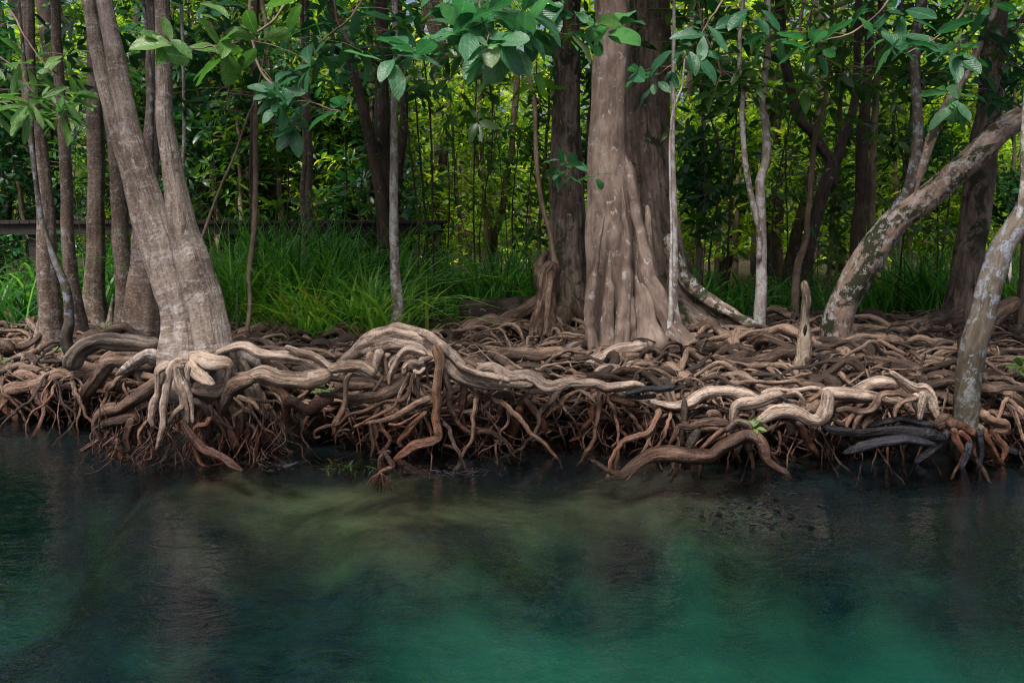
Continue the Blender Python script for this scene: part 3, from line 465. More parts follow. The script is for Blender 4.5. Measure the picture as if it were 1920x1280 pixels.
# ------------------------------------------------------------ roots of the big left tree
for pts,d,mt in (([(560,200,30),(720,145,34),(860,130,36),(980,185,42),(1100,198,42),(1230,205,48),(1370,232,50),(1470,300,44),(1540,370,40)],6.95,'rootpale'),
 ([(1170,125,20),(1290,170,24),(1410,200,26),(1510,270,28),(1600,370,26)],6.9,'rootpale'),
 ([(740,400,42),(880,370,48),(1000,345,62),(1130,385,64),(1290,410,68),(1420,385,64),(1540,345,46)],6.85,'rootlich'),
 ([(920,390,45),(790,430,55),(720,510,50),(670,600,40),(650,670,26),(690,760,18),(700,860,12)],6.75,'root'),
 ([(790,230,60),(830,330,75),(890,480,80),(950,560,75),(1030,660,60),(1110,770,40),(1200,850,18)],(7.15,7.5),'rootlich'),
 ([(360,210,30),(480,225,50),(600,255,60),(700,265,52),(715,350,45),(690,440,42),(600,480,50),(480,470,45),(400,430,40)],[6.9,6.75,6.8,6.9,6.95],'rootlich'),
 ([(400,250,45),(470,340,46),(540,390,36),(604,430,16)],(6.75,6.5),'rootlich'),
 ([(380,240,26),(300,250,30),(250,300,30),(225,400,32),(215,500,32),(200,620,34),(190,760,28),(165,860,20),(140,950,10)],[6.75,6.6,6.55,6.5,6.5],'rootpale'),
 ([(360,300,20),(310,290,26),(320,380,38),(345,470,42),(360,560,42),(375,650,35),(392,750,16)],6.62,'rootpale'),
 ([(360,600,26),(290,660,22),(235,740,16)],6.58,'rootpale'),([(350,400,22),(400,490,25),(420,560,22),(430,640,18),(430,740,12)],6.6,'rootpale'),
 ([(260,260,30),(165,310,34),(150,400,24),(150,500,28),(115,600,30),(100,700,22),(112,770,12)],6.66,'rootpale'),
 ([(200,330,26),(190,400,26),(185,440,14)],6.55,'rootlich'),([(390,280,24),(388,340,20),(395,410,12)],6.5,'rootlich'),
 ([(340,710,18),(390,800,30),(450,880,34),(540,960,34),(640,1000,32),(730,1060,30),(840,1130,14)],(6.6,6.5),'rootred'),
 ([(575,690,22),(540,750,20),(460,770,22),(440,860,18),(460,960,22),(500,1070,18),(580,1082,10),(680,1058,8)],6.62,'rootred'),
 ([(430,550,30),(520,600,38),(600,680,42),(680,750,42),(740,830,40),(790,940,28)],6.85,'root'),([(740,580,52),(820,680,62),(830,780,50),(790,850,36)],6.95,'root'),([(870,710,32),(890,800,30),(855,910,14)],6.9,'rootred'),
 ([(900,740,25),(950,840,25),(940,960,20),(945,1030,10)],6.85,'rootred'),([(1060,440,30),(1150,495,32),(1185,560,40),(1170,640,32),(1170,720,16)],7.1,'rootred'),([(1170,610,42),(1230,570,46),(1300,620,44),(1380,630,46),(1460,570,50),(1560,530,40)],7.05,'rootred'),
 ([(560,590,18),(600,640,16),(650,700,16),(700,760,14),(770,790,10)],6.7,'thin'),([(600,560,18),(640,620,16),(660,720,14),(700,800,10)],6.72,'thin'),([(760,530,16),(830,600,16),(820,640,14),(760,690,12),(770,780,9)],6.7,'thin'),
 ([(820,640,12),(900,650,12),(960,720,12),(1000,780,10),(1080,820,8),(1130,900,6)],6.8,'thin'),([(650,800,36),(665,900,30),(672,1000,18)],6.9,'rootred')): root(main,'B',pts,d,mt)
for pts,d,mt in (([(1290,470,44),(1180,570,60),(1060,640,56),(960,700,54),(860,725,58),(790,780,52),(765,860,40),(800,940,28),(828,1060,12)],(6.85,6.95),'root'),
 ([(790,870,32),(850,830,38),(960,800,45),(1080,790,45),(1060,900,36),(1095,1010,14)],6.85,'rootred'),([(1060,780,35),(1030,880,30),(1010,960,25),(1040,1060,10)],6.8,'root'),([(935,940,28),(955,1040,26),(975,1120,18)],6.75,'rootred'),
 ([(1200,640,40),(1120,700,36),(1040,740,30),(960,790,24)],6.9,'root'),([(1130,1010,12),(1110,920,16),(1150,840,18),(1200,790,16)],6.7,'root'),([(640,1050,14),(720,1000,22),(790,960,16)],6.9,'root'),([(820,1010,10),(870,970,12),(920,930,10)],6.8,'root'),
 ([(1260,360,60),(1100,350,62),(960,335,48),(860,355,50),(790,430,50),(720,530,42),(680,600,36),(700,660,26),(650,740,16)],(7.6,8.0),'root'),([(690,620,18),(620,660,16),(600,740,10)],8.0,'root'),([(710,640,16),(735,700,12),(735,780,8)],8.0,'root')): root(main,'A',pts,d,mt)
# ------------------------------------------------------------ things of wood lying or standing on their own
def thing(name, label, cat, parts, group=None, flat=1., child='root'):
    f=parts[0]; b=trace(f[0],[f[1][0]],f[2] if not isinstance(f[2],(tuple,list)) else f[2][0])[0][0]
    e=empty(name,b,label,cat,group)
    for i_,(c_,pts,d,mt) in enumerate(parts): root(e,c_,pts,d,mt,name=child if isinstance(child,str) else child[min(i_,len(child)-1)])
    return e
thing('dead_log','dark cracked dead log bent over like an elbow, left behind the leaning pale tree','log',[('A',[(560,400,66),(590,300,70),(670,215,70),(780,180,60),(900,172,60),(1050,180,58),(1180,195,55),(1290,202,50)],8.0,'dead')],child='log_body')
thing('shore_root','long root creeping along the left shore and splaying into toes in the water','root',[('A',[(760,400,28),(720,430,30),(600,440,38),(480,420,40),(400,450,45),(300,510,42),(180,540,42),(80,555,40),(50,620,30),(50,700,28),(110,760,28),(138,840,16)],8.1,'root'),
 ('A',[(260,550,25),(310,640,25),(380,700,22),(455,800,12)],8.05,'root'),('A',[(250,560,14),(235,640,14),(300,750,10),(310,800,6)],8.1,'thin'),('A',[(80,600,14),(180,680,14),(320,780,8)],8.1,'thin'),('A',[(380,690,14),(405,750,12),(370,810,7)],8.0,'thin'),
 ('A',[(90,560,16),(110,640,12),(200,640,12),(180,740,8),(185,800,6)],8.15,'thin')])
thing('rounded_log','big smooth reddish-brown log bulging above the water at the left','log',[('A',[(300,700,70),(400,610,95),(560,570,100),(720,570,105),(860,570,95),(1000,600,80),(1120,620,60)],8.3,'rootred')],child='log_body')
thing('shore_root','dull root bowed behind the reddish rounded log','root',[('A',[(720,410,36),(800,340,40),(880,280,40),(980,262,40),(1120,268,34),(1230,290,30)],8.5,'root')])
arch=thing('arching_root','thick root arching high over a knot of hanging roots, centre left','root',[('C',[(400,350,22),(500,290,45),(640,205,72),(780,150,86),(920,128,90),(1060,150,90),(1170,215,90),(1260,315,85),(1350,415,74),(1450,470,62),(1560,500,50),(1680,510,44),(1800,515,34),(1960,520,22)],[7.9,7.5,7.2,7.1,7.05,7.1,7.2,7.25],'rootpale'),
 ('C',[(1040,90,26),(1120,120,36),(1210,190,38),(1310,290,38),(1410,385,34),(1540,440,34),(1660,460,30),(1780,490,24)],7.0,'rootpale'),
 ('C',[(1170,200,40),(1200,270,46),(1215,360,42),(1205,450,40),(1190,560,38),(1185,680,36),(1175,800,36),(1195,880,42),(1200,945,42),(1110,975,38),(1000,1000,34),(930,1060,26),(840,1130,12)],(6.95,6.82),'rootred'),
 ('C',[(1225,380,22),(1270,480,30),(1300,580,26),(1290,680,26),(1340,790,26),(1400,870,26),(1480,900,24),(1560,885,24),(1640,910,24),(1730,970,22),(1810,1050,10)],(6.95,7.12),'root'),
 ('C',[(660,250,32),(652,330,28),(640,390,18)],7.2,'root'),('C',[(745,235,40),(705,340,32),(700,430,20)],7.1,'rootpale'),('C',[(820,270,25),(780,320,28),(790,430,30),(775,500,18)],7.15,'root'),
 ('C',[(1110,280,20),(1010,240,28),(940,242,32),(890,290,34),(850,370,30),(820,450,26),(810,525,12)],6.95,'rootpale'),('C',[(870,290,14),(820,350,18),(835,410,12)],7.0,'rootpale'),
 ('C',[(1410,500,30),(1405,600,28),(1395,700,24),(1400,800,14),(1432,880,8)],7.15,'rootred'),('C',[(1240,1000,12),(1310,1015,12),(1380,1050,6)],6.9,'rootred'),('C',[(1190,330,26),(1120,370,25),(1108,430,13),(1130,500,8)],7.0,'root')])
thing('knotted_root','pale knot of roots under the arch, its strands spreading down to the water','root',[('C',[(1160,300,18),(1080,315,40),(1050,380,44),(990,360,46),(940,380,30),(930,440,18)],6.95,'rootpale'),
 ('C',[(1090,330,20),(1030,340,16),(970,345,14),(920,390,12)],6.88,'rootpale'),('C',[(1100,380,18),(1050,420,16),(1000,400,14)],6.88,'rootpale'),
 ('C',[(1000,410,38),(930,500,42),(840,560,45),(740,600,40),(640,620,38),(540,640,40),(440,610,30),(340,600,25),(250,600,22)],6.95,'root'),('C',[(1040,400,18),(1040,520,16),(1045,640,12),(1060,740,12),(1065,850,12),(1050,940,8)],6.9,'root'),
 ('C',[(970,420,14),(920,540,16),(890,600,16),(880,700,12),(885,760,7)],6.88,'root'),('C',[(1010,420,16),(970,560,16),(910,640,18),(780,650,16),(700,690,18),(600,730,18),(480,760,18),(400,830,16),(300,850,14),(220,890,12),(215,940,9),(260,930,8)],6.85,'rootred'),
 ('C',[(1140,620,26),(1040,660,26),(940,720,26),(840,780,24),(740,810,24),(640,820,20),(520,855,12)],6.88,'root'),('C',[(735,815,16),(760,880,16),(812,950,16),(790,1010,12),(715,1070,7)],6.85,'thin'),('C',[(690,820,16),(712,900,16),(700,970,10)],6.84,'thin'),
 ('C',[(655,825,14),(665,920,16),(682,1000,14),(662,1100,7)],6.84,'thin'),('C',[(520,410,18),(470,480,24),(460,560,22),(450,680,22),(410,770,22),(370,840,22),(368,920,12)],6.85,'root'),('C',[(870,650,12),(840,700,14),(740,750,14),(650,790,12),(550,855,8)],6.8,'rootred'),
 ('C',[(1110,730,22),(1020,820,24),(950,900,26),(890,960,18),(900,1020,9)],6.85,'rootred'),('C',[(1050,740,10),(960,800,12),(880,835,12),(800,830,9)],6.8,'rootred'),('C',[(700,530,20),(600,530,28),(480,530,30),(400,560,28),(320,620,24),(220,640,20)],7.1,'root'),
 ('C',[(500,880,14),(440,880,14),(390,910,12),(380,1000,6)],6.85,'thin'),('C',[(760,450,14),(720,520,14),(680,570,10)],6.95,'root'),('C',[(1060,520,14),(1100,580,16),(1130,640,14)],6.95,'root')])
thing('broken_root','white-topped blunt root stub pointing right beside the arch','root',[('C',[(320,400,36),(450,375,46),(560,368,50),(640,400,50),(695,445,34)],6.75,'rootlich')])
thing('snaking_root','pale root snaking low along the front edge from the arch to the centre','root',[('D',[(310,410,16),(380,375,30),(450,378,34),(520,430,38),(600,460,40),(700,440,42),(790,470,42),(860,520,42),(940,525,40),(1040,492,42),(1150,490,44),(1250,505,44),(1350,540,44),(1450,532,42),(1560,520,38),(1660,530,26)],7.05,'rootpale'),
 ('D',[(520,440,18),(510,490,16),(495,520,10)],7.0,'rootpale')])
thing('surface_root','smooth brown root humped on the mat just left of the central trunk','root',[('D',[(360,350,50),(470,290,52),(560,270,50),(680,280,50),(800,290,45),(930,262,38),(1050,272,42),(1170,312,38),(1260,330,30)],8.4,'root'),('D',[(440,370,14),(450,320,14),(510,320,14),(545,380,12)],8.1,'root')])
thing('surface_root','light root spreading left from the foot of the central trunk','root',[('E',[(-60,300,26),(20,290,32),(100,262,38),(200,215,40),(300,200,42),(410,180,40)],8.3,'rootpale'),('E',[(100,330,28),(200,290,28),(300,262,30),(390,262,24)],8.15,'root'),('E',[(60,400,34),(110,350,34),(190,345,34),(260,370,34),(320,320,38),(345,290,26)],7.9,'rootpale'),
 ('E',[(420,240,26),(450,290,30),(470,350,30),(510,380,22),(500,420,14)],8.0,'root'),('E',[(280,470,28),(290,400,30),(340,360,26),(420,390,20)],7.7,'root')])
for lab,parts in (('root with two splayed legs standing in the water below the pale snaking root',[('D',[(760,600,24),(700,640,32),(650,700,36),(590,780,35),(530,850,25),(480,925,12)],(7.25,7.4),'rootred'),('D',[(665,690,35),(640,800,35),(605,890,38),(590,970,26)],(7.25,7.4),'rootred'),('D',[(700,630,24),(770,720,26),(830,800,26),(862,880,18),(812,910,14),(815,970,8)],7.25,'rootred')]),
  ('hooked root curling above the water left of the two-legged root',[('D',[(420,690,14),(490,660,24),(508,720,26),(480,780,20),(420,820,18),(415,900,14),(422,1010,9)],7.2,'thin'),('D',[(480,770,14),(380,780,14),(270,805,10)],7.2,'thin'),('D',[(470,830,14),(450,900,12),(465,1000,7)],7.2,'thin')]),
  ('red-brown root dropping to the water with a flat foot, below the centre',[('D',[(1340,560,20),(1325,650,30),(1260,700,32),(1250,770,32),(1280,850,28),(1305,930,20)],7.3,'rootred'),('D',[(1290,910,20),(1200,905,20),(1130,940,18),(1050,968,8)],7.35,'rootred')]),
  ('forked red-brown root reaching the water right of the flat-footed one',[('E',[(490,550,26),(420,630,30),(360,690,28),(300,720,26),(250,760,18),(222,815,8)],7.3,'rootred'),('E',[(310,715,20),(350,780,18),(430,845,8)],7.3,'rootred')])):
  thing('prop_root',lab,'root',parts,group='prop roots standing in the water')
thing('driftwood','purplish wet broken branch lying along the front edge, centre right','branch',[('E',[(270,520,18),(400,492,24),(520,487,24),(625,465,30)],6.95,'black'),('E',[(220,532,14),(350,542,16),(490,530,16)],6.98,'black'),('E',[(160,540,28),(260,570,28),(345,602,20)],7.1,'rootred')],child='branch')
thing('surface_root','broad pale root bowed up near the short grey peg','root',[('E',[(1230,580,30),(1120,530,40),(1000,500,42),(880,510,42),(800,540,42),(720,590,45),(620,605,32),(530,592,24),(450,570,20)],(6.95,6.95),'rootpale')])
thing('surface_root','pale elbow root bending down left of the zigzag root','root',[('F',[(410,520,26),(380,530,36),(300,550,42),(200,582,42),(100,592,40),(62,640,35),(50,700,28),(60,740,20)],6.75,'rootpale'),('F',[(380,535,14),(430,570,14),(490,600,8)],6.7,'black')])
thing('surface_root','thick pale root bent in a sharp zigzag, right of centre','root',[('F',[(720,490,44),(712,560,46),(692,640,50),(660,695,48),(600,700,45),(520,668,50),(430,640,45),(350,650,42),(270,700,32),(170,745,22)],6.62,'rootpale'),('F',[(740,560,36),(760,600,30),(755,660,20),(740,700,10)],6.7,'rootred')])
thing('surface_root','stout tan root lying level behind the zigzag root','root',[('F',[(650,540,26),(740,515,52),(850,520,56),(960,530,50),(1060,540,45),(1150,570,35),(1240,590,30)],6.9,'rootpale'),('F',[(880,510,26),(1000,465,48),(1100,440,55),(1180,450,42),(1230,470,24)],7.15,'rootpale'),('F',[(700,500,24),(640,540,22),(580,580,18)],6.85,'rootred')])
thing('curved_root','wet brown root arched over the water with its two ends dipping in','root',[('E',[(60,1145,6),(130,1125,12),(200,1108,18),(260,1078,28),(340,1010,40),(430,965,48),(540,942,52),(650,944,56),(760,962,55),(870,955,55),(950,900,55),(1040,842,54),(1120,818,52),(1195,835,50),(1250,905,44),(1275,985,38),(1340,1050,30),(1395,1075,28),(1445,1130,12)],[6.4,6.45,6.5,6.5,6.5,6.42,6.36],'root'),
 ('E',[(30,985,12),(110,1030,16),(170,1070,18),(260,1080,18)],6.5,'root'),('E',[(1130,850,30),(1150,920,26),(1170,990,16),(1175,1060,8)],6.55,'root')])
thing('wooden_peg','short grey pointed peg standing at the water edge right of centre','peg',[('E',[(665,900,25),(683,780,27),(685,700,28),(686,620,27),(690,575,20),(692,552,8)],6.85,'stumpm')],child='peg_body')
thing('broken_root','stubby broken plank of root leaning right of the grey peg','root',[('E',[(790,765,22),(760,820,32),(725,880,30),(705,905,22)],6.55,'stumpm')])
thing('surface_root','low curved root just behind the arched wet root','root',[('E',[(1010,730,24),(900,718,28),(800,725,26),(730,750,24),(660,750,20),(620,820,16),(580,880,9)],6.7,'root'),('E',[(970,765,20),(880,840,22),(795,915,16)],6.62,'root'),('E',[(980,790,26),(1010,750,30),(1060,720,32),(1130,740,30),(1160,790,24)],6.55,'stumpm'),('E',[(940,770,18),(870,770,20),(800,775,18)],6.68,'root'),
 ('E',[(960,700,14),(920,660,24),(870,655,24),(860,690,16)],6.8,'root')])
thing('prop_root','pair of dark roots dropping below the zigzag root into the water','root',[('F',[(515,710,22),(550,800,28),(590,870,26),(640,920,24),(660,980,12)],(6.75,6.9),'root'),('F',[(635,740,22),(620,830,25),(600,900,22),(590,990,14)],(6.8,6.95),'root'),('F',[(440,730,30),(470,770,30),(500,800,22)],6.72,'stumpm')],group='prop roots standing in the water')
thing('surface_root','thin straight root stretched level across the mat behind the elbow root','root',[('F',[(-40,490,12),(120,440,16),(260,435,16),(400,440,18),(500,432,18),(556,475,12)],7.3,'root'),('F',[(250,520,14),(350,490,20),(430,495,18),(520,490,18),(600,482,20),(680,490,18)],7.0,'rootpale'),('F',[(430,525,12),(500,515,14),(550,560,12),(565,610,9)],6.9,'rootpale')])
thing('surface_root','dark winding root looping in front of the stout tan root','root',[('F',[(780,640,14),(860,625,18),(950,650,22),(1020,630,22),(1060,590,24),(1095,530,24),(1200,515,24),(1300,540,24),(1360,570,20)],6.65,'root'),('F',[(900,780,10),(930,700,18),(970,650,14)],6.65,'root'),('F',[(1195,690,12),(1208,615,16),(1260,570,18),(1355,550,22)],6.62,'root')])
thing('branching_root','pale root forking like a hand above the black logs','root',[('G',[(240,485,20),(330,550,30),(400,600,35),(470,602,40),(520,660,36),(540,730,28),(562,800,18)],6.75,'rootpale'),('G',[(480,620,30),(450,700,24),(440,810,14)],6.7,'rootpale'),('G',[(440,645,22),(350,670,18),(300,720,16),(268,790,10)],6.7,'rootpale')])
for lab,pts,d in (('wet blue-black log, the middle and longest of three in the water',[('F',[(690,690,14),(720,760,26),(850,788,32),(960,792,32),(1080,780,34),(1200,785,38),(1330,792,40),(1460,812,40),(1560,835,28)],6.62,'black')],0),
   ('wet blue-black log slanting down into the water, the lowest of three',[('G',[(-70,1030,8),(0,1005,24),(100,978,32),(220,948,34),(350,940,30),(450,955,28),(550,975,20)],6.5,'black')],0),
   ('dark log with a pale worn end, topmost of the three wet logs',[('G',[(100,850,14),(220,820,22),(320,805,25),(430,825,24),(540,845,18)],6.72,'black')],0)):
   thing('wet_log',lab,'log',pts,group='black logs at the water edge',child='log_body')
stump=thing('broken_stump','pale broken-off stump standing upright on the mat, with a dark hollow','stump',[('X',[(1497,712,24),(1503,685,18),(1509,655,15),(1512,625,13),(1511,601,9),(1512,568,8),(1509,540,7),(1508,526,5)],7.9,'stumpm'),('F',[(510,380,26),(440,370,30),(380,380,26),(300,360,26),(200,350,18)],7.9,'black'),('F',[(575,260,18),(580,340,24),(560,400,22),(640,430,18),(700,470,12)],7.8,'stumpm'),('F',[(640,250,18),(750,290,26),(850,350,30),(940,390,26),(1000,410,18)],7.85,'black')],child=['trunk','root'])
a=Acc(); c=P(1509,618,7.78); tube(a,[c+np.array([0,-.02,.045]),c+np.array([0,-.012,-.0]),c+np.array([0,.0,-.05])],[.006,.017,.008],sides=12,step=.012); a.build('hollow',M['black'],stump)  # solid dark plug standing in for the shade inside the slot
thing('twisted_root','small twisted orange root poking out of open water, left of centre','root',[('C',[(735,1230,18),(740,1130,22),(765,1075,20),(805,1050,18),(820,1075,14)],6.2,'rootred'),('C',[(775,1060,14),(810,1110,20),(842,1170,22),(800,1190,22),(740,1225,18),(705,1280,14),(690,1330,8)],6.15,'rootred')]+
  [('C',[(740+rs.randn()*14,1220,8),(740+k_*22,1260,8),(745+k_*38,1310+rs.rand()*40,5),(748+k_*46,1350+rs.rand()*40,3)],6.1+rs.rand()*.12,'thin') for k_ in (-3,-2,-1.4,-.7,0,.6,1.2,2,2.8)])
thing('fallen_log','rotting dark log lying on leaf litter beside the strangler roots','log',[('X',[(1030,578,17),(1000,572,16),(960,574,18),(920,580,19),(880,584,20),(862,590,12)],11.4,'darkb')],child='log_body')
thing('fallen_branch','thin grey branch lying across the leaf litter behind the slender white tree','branch',[('X',[(870,567,5),(920,565,5.5),(985,564,5)],11.9,'dead')],child='branch')

# ------------------------------------------------------------ the tangle of roots
def wander(x,y,ang_,L,r0,lift,curv=1.):
    step=.07; n=int(L/step); pts=[]; ph=rs.rand(3)*6.28; dz0=(rs.rand()-.35)*.09*lift; fq=.45+.9*rs.rand()
    for k_ in range(n+1):
        s_=k_*step; a_=ang_+curv*(.55*math.sin(s_*3.1*fq+ph[0])+.4*math.sin(s_*7.3*fq+ph[1]))
        pts.append([x,y,float(top(x,y))-.02+dz0+.035*lift*math.sin(s_*5+ph[2])+r0*.5+.02*math.sin(s_*13+ph[1])])
        x+=math.cos(a_)*step; y+=math.sin(a_)*step
        if y<yedge(x)-.12: break
    return np.array(pts)
acc=Acc(); cnt=0
seeds=[(-2.2,7.6),(1.0,8.8),(1.35,9.6),(.4,9.7),(2.95,9.2),(5,10.6),(3.3,7.2),(-.6,11),(.6,11),(2.4,9.7)]
for k_ in range(2150):
    u=rs.rand(); y_=6.95+4.6*u**1.25; x_=rs.uniform(-.56,.56)*y_*1.12
    if x_<-1.75 and rs.rand()<.35: continue
    if y_>10.9 and (x_<-.9 ): continue
    if y_<yedge(x_)-.02: y_=yedge(x_)+rs.rand()*.4
    near=[(math.hypot(x_-sx,y_-sy),sx,sy) for sx,sy in seeds]; dd,sx,sy=min(near)
    an=math.atan2(y_-sy,x_-sx) if (dd<1.0 and rs.rand()<.6) else rs.randn()*.36+(math.pi if rs.rand()<.5 else 0)
    big=rs.rand(); r0=.007+.011*rs.rand() if big<.68 else (.017+.014*rs.rand() if big<.93 else .032+.024*rs.rand())
    if y_>9.4: r0*=1.1
    p_=wander(x_,y_,an,rs.uniform(.5,1.6)*(1.4 if big>.9 else 1),r0,.6+1.6*rs.rand())
    if len(p_)<4: continue
    rr_=r0*np.linspace(1.2,.35,len(p_))*(1+.15*rs.randn(len(p_)).clip(-1,1)); rr_[-1]*=.4
    p_[-1][2]-=.12; p_[-2][2]-=.04; p_[0][2]-=.12; p_[1][2]-=.03; p_[:,1]=np.where(p_[:,1]>11.6,11.6,p_[:,1])
    if r0>.016 and rs.rand()<.7:
        m_=p_[len(p_)//2]; d_=p_[len(p_)//2]-p_[len(p_)//2-1]; q_=wander(m_[0],m_[1],math.atan2(d_[1],d_[0])+rs.choice([-1,1])*rs.uniform(.35,.8),rs.uniform(.4,1.1),r0*.6,1.2)
        if len(q_)>3: q_[0]=m_; q_[-1][2]-=.1; tube(acc,q_,r0*.62*np.linspace(1,.35,len(q_)),sides=7,step=.035,wr=.15,ang=.12,jit=r0*.3)
    tube(acc,p_,rr_,sides=7 if r0<.02 else 9,step=.035 if y_<9 else .05,wr=.15,ang=.12,jit=r0*.5); cnt+=1
for k_ in range(95):      # roots that leave the mat, bend over the edge and dive into the water
    x_=rs.uniform(-4.4,4.4)
    if -3.0<x_<-1.5 and rs.rand()<.7: continue
    e=float(yedge(x_)); r0=.007+.02*rs.rand()**1.7; w_=rs.randn()*.3; b_=rs.uniform(.25,.9); up=rs.uniform(.0,.09); z0=float(top(x_,e+b_))
    p_=[[x_+rs.randn()*.25,e+b_,z0-.04],[x_+rs.randn()*.08,e+b_*.5,z0+up*.7],[x_+w_*.3,e+.02,float(top(x_,e))+up+r0],[x_+w_*.6+rs.randn()*.03,e-.1-rs.rand()*.1,.2+rs.rand()*.08],[x_+w_+rs.randn()*.05,e-.14-rs.rand()*.2,.08],[x_+w_*1.3+rs.randn()*.06,e-.18-rs.rand()*.3,-.1]]
    tube(acc,p_,r0*np.linspace(1.15,.5,6),sides=9,step=.025,wr=.16,ang=.13,jit=r0*.7)
tag(acc.build('root_mat',M['mat']),'dense mat of interlaced brown roots covering the bank','roots',kind='stuff')
acc=Acc()
def hang(x,yt,zt,r0,spread=.3,fwd=.3,zb=-.08,segs=6):
    x2=x+rs.randn()*spread; y2=yt-rs.rand()*fwd; pts=[]
    for k_ in range(segs+1):
        f=k_/segs; j=.045*math.sin(f*math.pi)
        pts.append([x+(x2-x)*f**1.3+rs.randn()*j,yt+(y2-yt)*math.sin(f*1.57)+rs.randn()*j,zt+(zb-zt)*f**.9+rs.randn()*j*.4])
    r=r0*np.linspace(1,.5,segs+1)*(1+.12*rs.randn(segs+1).clip(-1.5,1.5)); tube(acc,pts,r,sides=6,step=.028,wr=.15,ang=.1,jit=r0*.4)
    return pts
for k_ in range(330):
    x_=rs.uniform(-4.6,4.6); e=float(yedge(x_)); yt=e+rs.uniform(-.05,.42)**1.0
    if -3.0<x_<-1.5 and rs.rand()<.5: continue
    r0=.0035+.006*rs.rand() if rs.rand()<.72 else .009+.009*rs.rand()
    zt=.1+.28*rs.rand() if rs.rand()<.5 else float(top(x_,max(yt,e)))-.03
    pp=hang(x_,yt,zt,r0,.16+.12*rs.rand(),.25)
    if rs.rand()<.35: q=pp[3]; hang(q[0],q[1],q[2],r0*.6,.12,.15,segs=4)
for k_ in range(140):       # long level strands just under the edge
    x_=rs.uniform(-4.4,4.4); e=float(yedge(x_)); r0=.006+.014*rs.rand()**2; L_=rs.uniform(.4,1.1); z_=rs.uniform(.12,.36)
    if -3.1<x_<-1.4: continue
    xs=x_+np.linspace(0,L_,8); ph=rs.rand()*6; yy=[float(yedge(v)) for v in xs]
    tube(acc,np.stack([xs,np.array(yy)+rs.uniform(-.05,.2)+.04*np.sin(xs*6+ph),z_+.04*np.sin(xs*5+ph)+np.linspace(0,rs.randn()*.08,8)],1),r0*np.linspace(1,.6,8),sides=7,step=.03,jit=r0*.5)
for k_ in range(190):       # fine roots below the big left tree
    px=rs.uniform(185,535); py=rs.uniform(740,850); Y_=rs.uniform(6.7,7.3); c_=P(px,py,Y_)
    hang(c_[0],c_[1],c_[2],.003+.006*rs.rand()**1.5,.10,.14,segs=5)
tag(acc.build('hanging_roots',M['thin']),'thin reddish roots hanging from the bank edge into the water','roots',kind='stuff')

# ------------------------------------------------------------ sedges, litter, small plants
def blades(acc,xy,h,wd,lean=.5,rb=.5):
    n=len(xy); k=7; th=rs.rand(n)*6.28; t=np.linspace(0,1,k)[None]; L=h*(.6+rs.rand(n)*.6)*(1+.18*np.sin(xy[:,0]*4.3+1)*np.sin(xy[:,1]*5.2))
    le=(lean*(.25+rs.rand(n)*1.1))[:,None]; out=L[:,None]*(le*t**1.6+.0); zz=L[:,None]*(t-.45*le*t**3.0)
    bz=gz(xy[:,0],xy[:,1]) if xy.shape[1]==2 else xy[:,2]
    px=xy[:,0:1]+np.cos(th)[:,None]*out; py=xy[:,1:2]+np.sin(th)[:,None]*out; pz=bz[:,None]-.03+zz
    w=wd*(.6+rs.rand(n)*.8)[:,None]*(1-t**2.5)*.5+.0008; th2=th+1.57+rs.randn(n)*.3
    sx=np.cos(th2)[:,None]*w; sy=np.sin(th2)[:,None]*w
    v=np.stack([np.stack([px-sx,py-sy,pz],-1),np.stack([px+sx,py+sy,pz+w*.4],-1)],2).reshape(n,-1,3)
    o=np.arange(n)[:,None]*2*k; i_=np.arange(k-1)[None]*2; q=np.stack([o+i_,o+i_+1,o+i_+3,o+i_+2],-1).reshape(-1,4)
    tc=np.zeros((n,2*k,3)); tc[:,:,0]=.3; tc[:,:,1]=np.repeat(t,2,1); tc[:,:,2]=rs.rand(n)[:,None]*20
    acc.add(v.reshape(-1,3),q,None,tc.reshape(-1,3),np.repeat(np.clip(rb+rs.randn(n)*.16+.28*np.sin(xy[:,0]*5.1)*np.sin(xy[:,1]*6.3),0,.95),2*k))
def tufts(pxr,yr,n,per,sp=.14):
    out=[]
    for k_ in range(n):
        Y_=rs.uniform(*yr); X_=(rs.uniform(*pxr)-960)/FPX*Y_; out.append(np.array([X_,Y_])+rs.randn(per,2)*sp)
    return np.vstack(out)
acc=Acc()
for pxr,yr,n,per,h,rb in (((380,730),(10.6,13.6),66,50,1.5,.45),((540,725),(9.9,10.8),18,60,1.0,.72),((760,860),(12.2,13.8),8,34,.8,.35),((740,1020),(12.0,13.8),26,48,1.3,.45),
    ((1270,1410),(11.8,13.5),13,36,.95,.35),((1450,1560),(12.2,13.5),10,34,.9,.3),((1630,1800),(12.2,14),20,40,1.2,.35),((1850,1960),(11.8,13.5),14,46,1.3,.55),((-60,60),(10.5,12.5),12,34,1.1,.15),((60,220),(12.4,13.5),10,36,1.3,.25),((190,300),(12.5,14),8,40,1.3,.3)):
    blades(acc,tufts(pxr,yr,n,int(per*.6)),h,.031,.9,rb)
tag(acc.build('sedge_grass',L_SEDGE),'tall arching green sedges filling the ground behind the roots','grass',kind='stuff')
def tussock(lab,px,py,n,h,rb,z=.4):
    c=PZ(px,py,z); e=empty('sedge_tussock',c,lab,'grass tuft'); a=Acc(); xy=np.hstack([c[:2]+rs.randn(n,2)*.05,np.full((n,1),z)]); blades(a,xy,h,.015,.8,rb); a.build('blades',L_SEDGE,e)
tussock('small bright tuft of sedge alone on the leaf litter, centre left',842,612,60,.48,.6); tussock('little yellowish sedge tuft at the foot of the pale leaning tree',545,640,50,.4,.85)
acc=Acc()
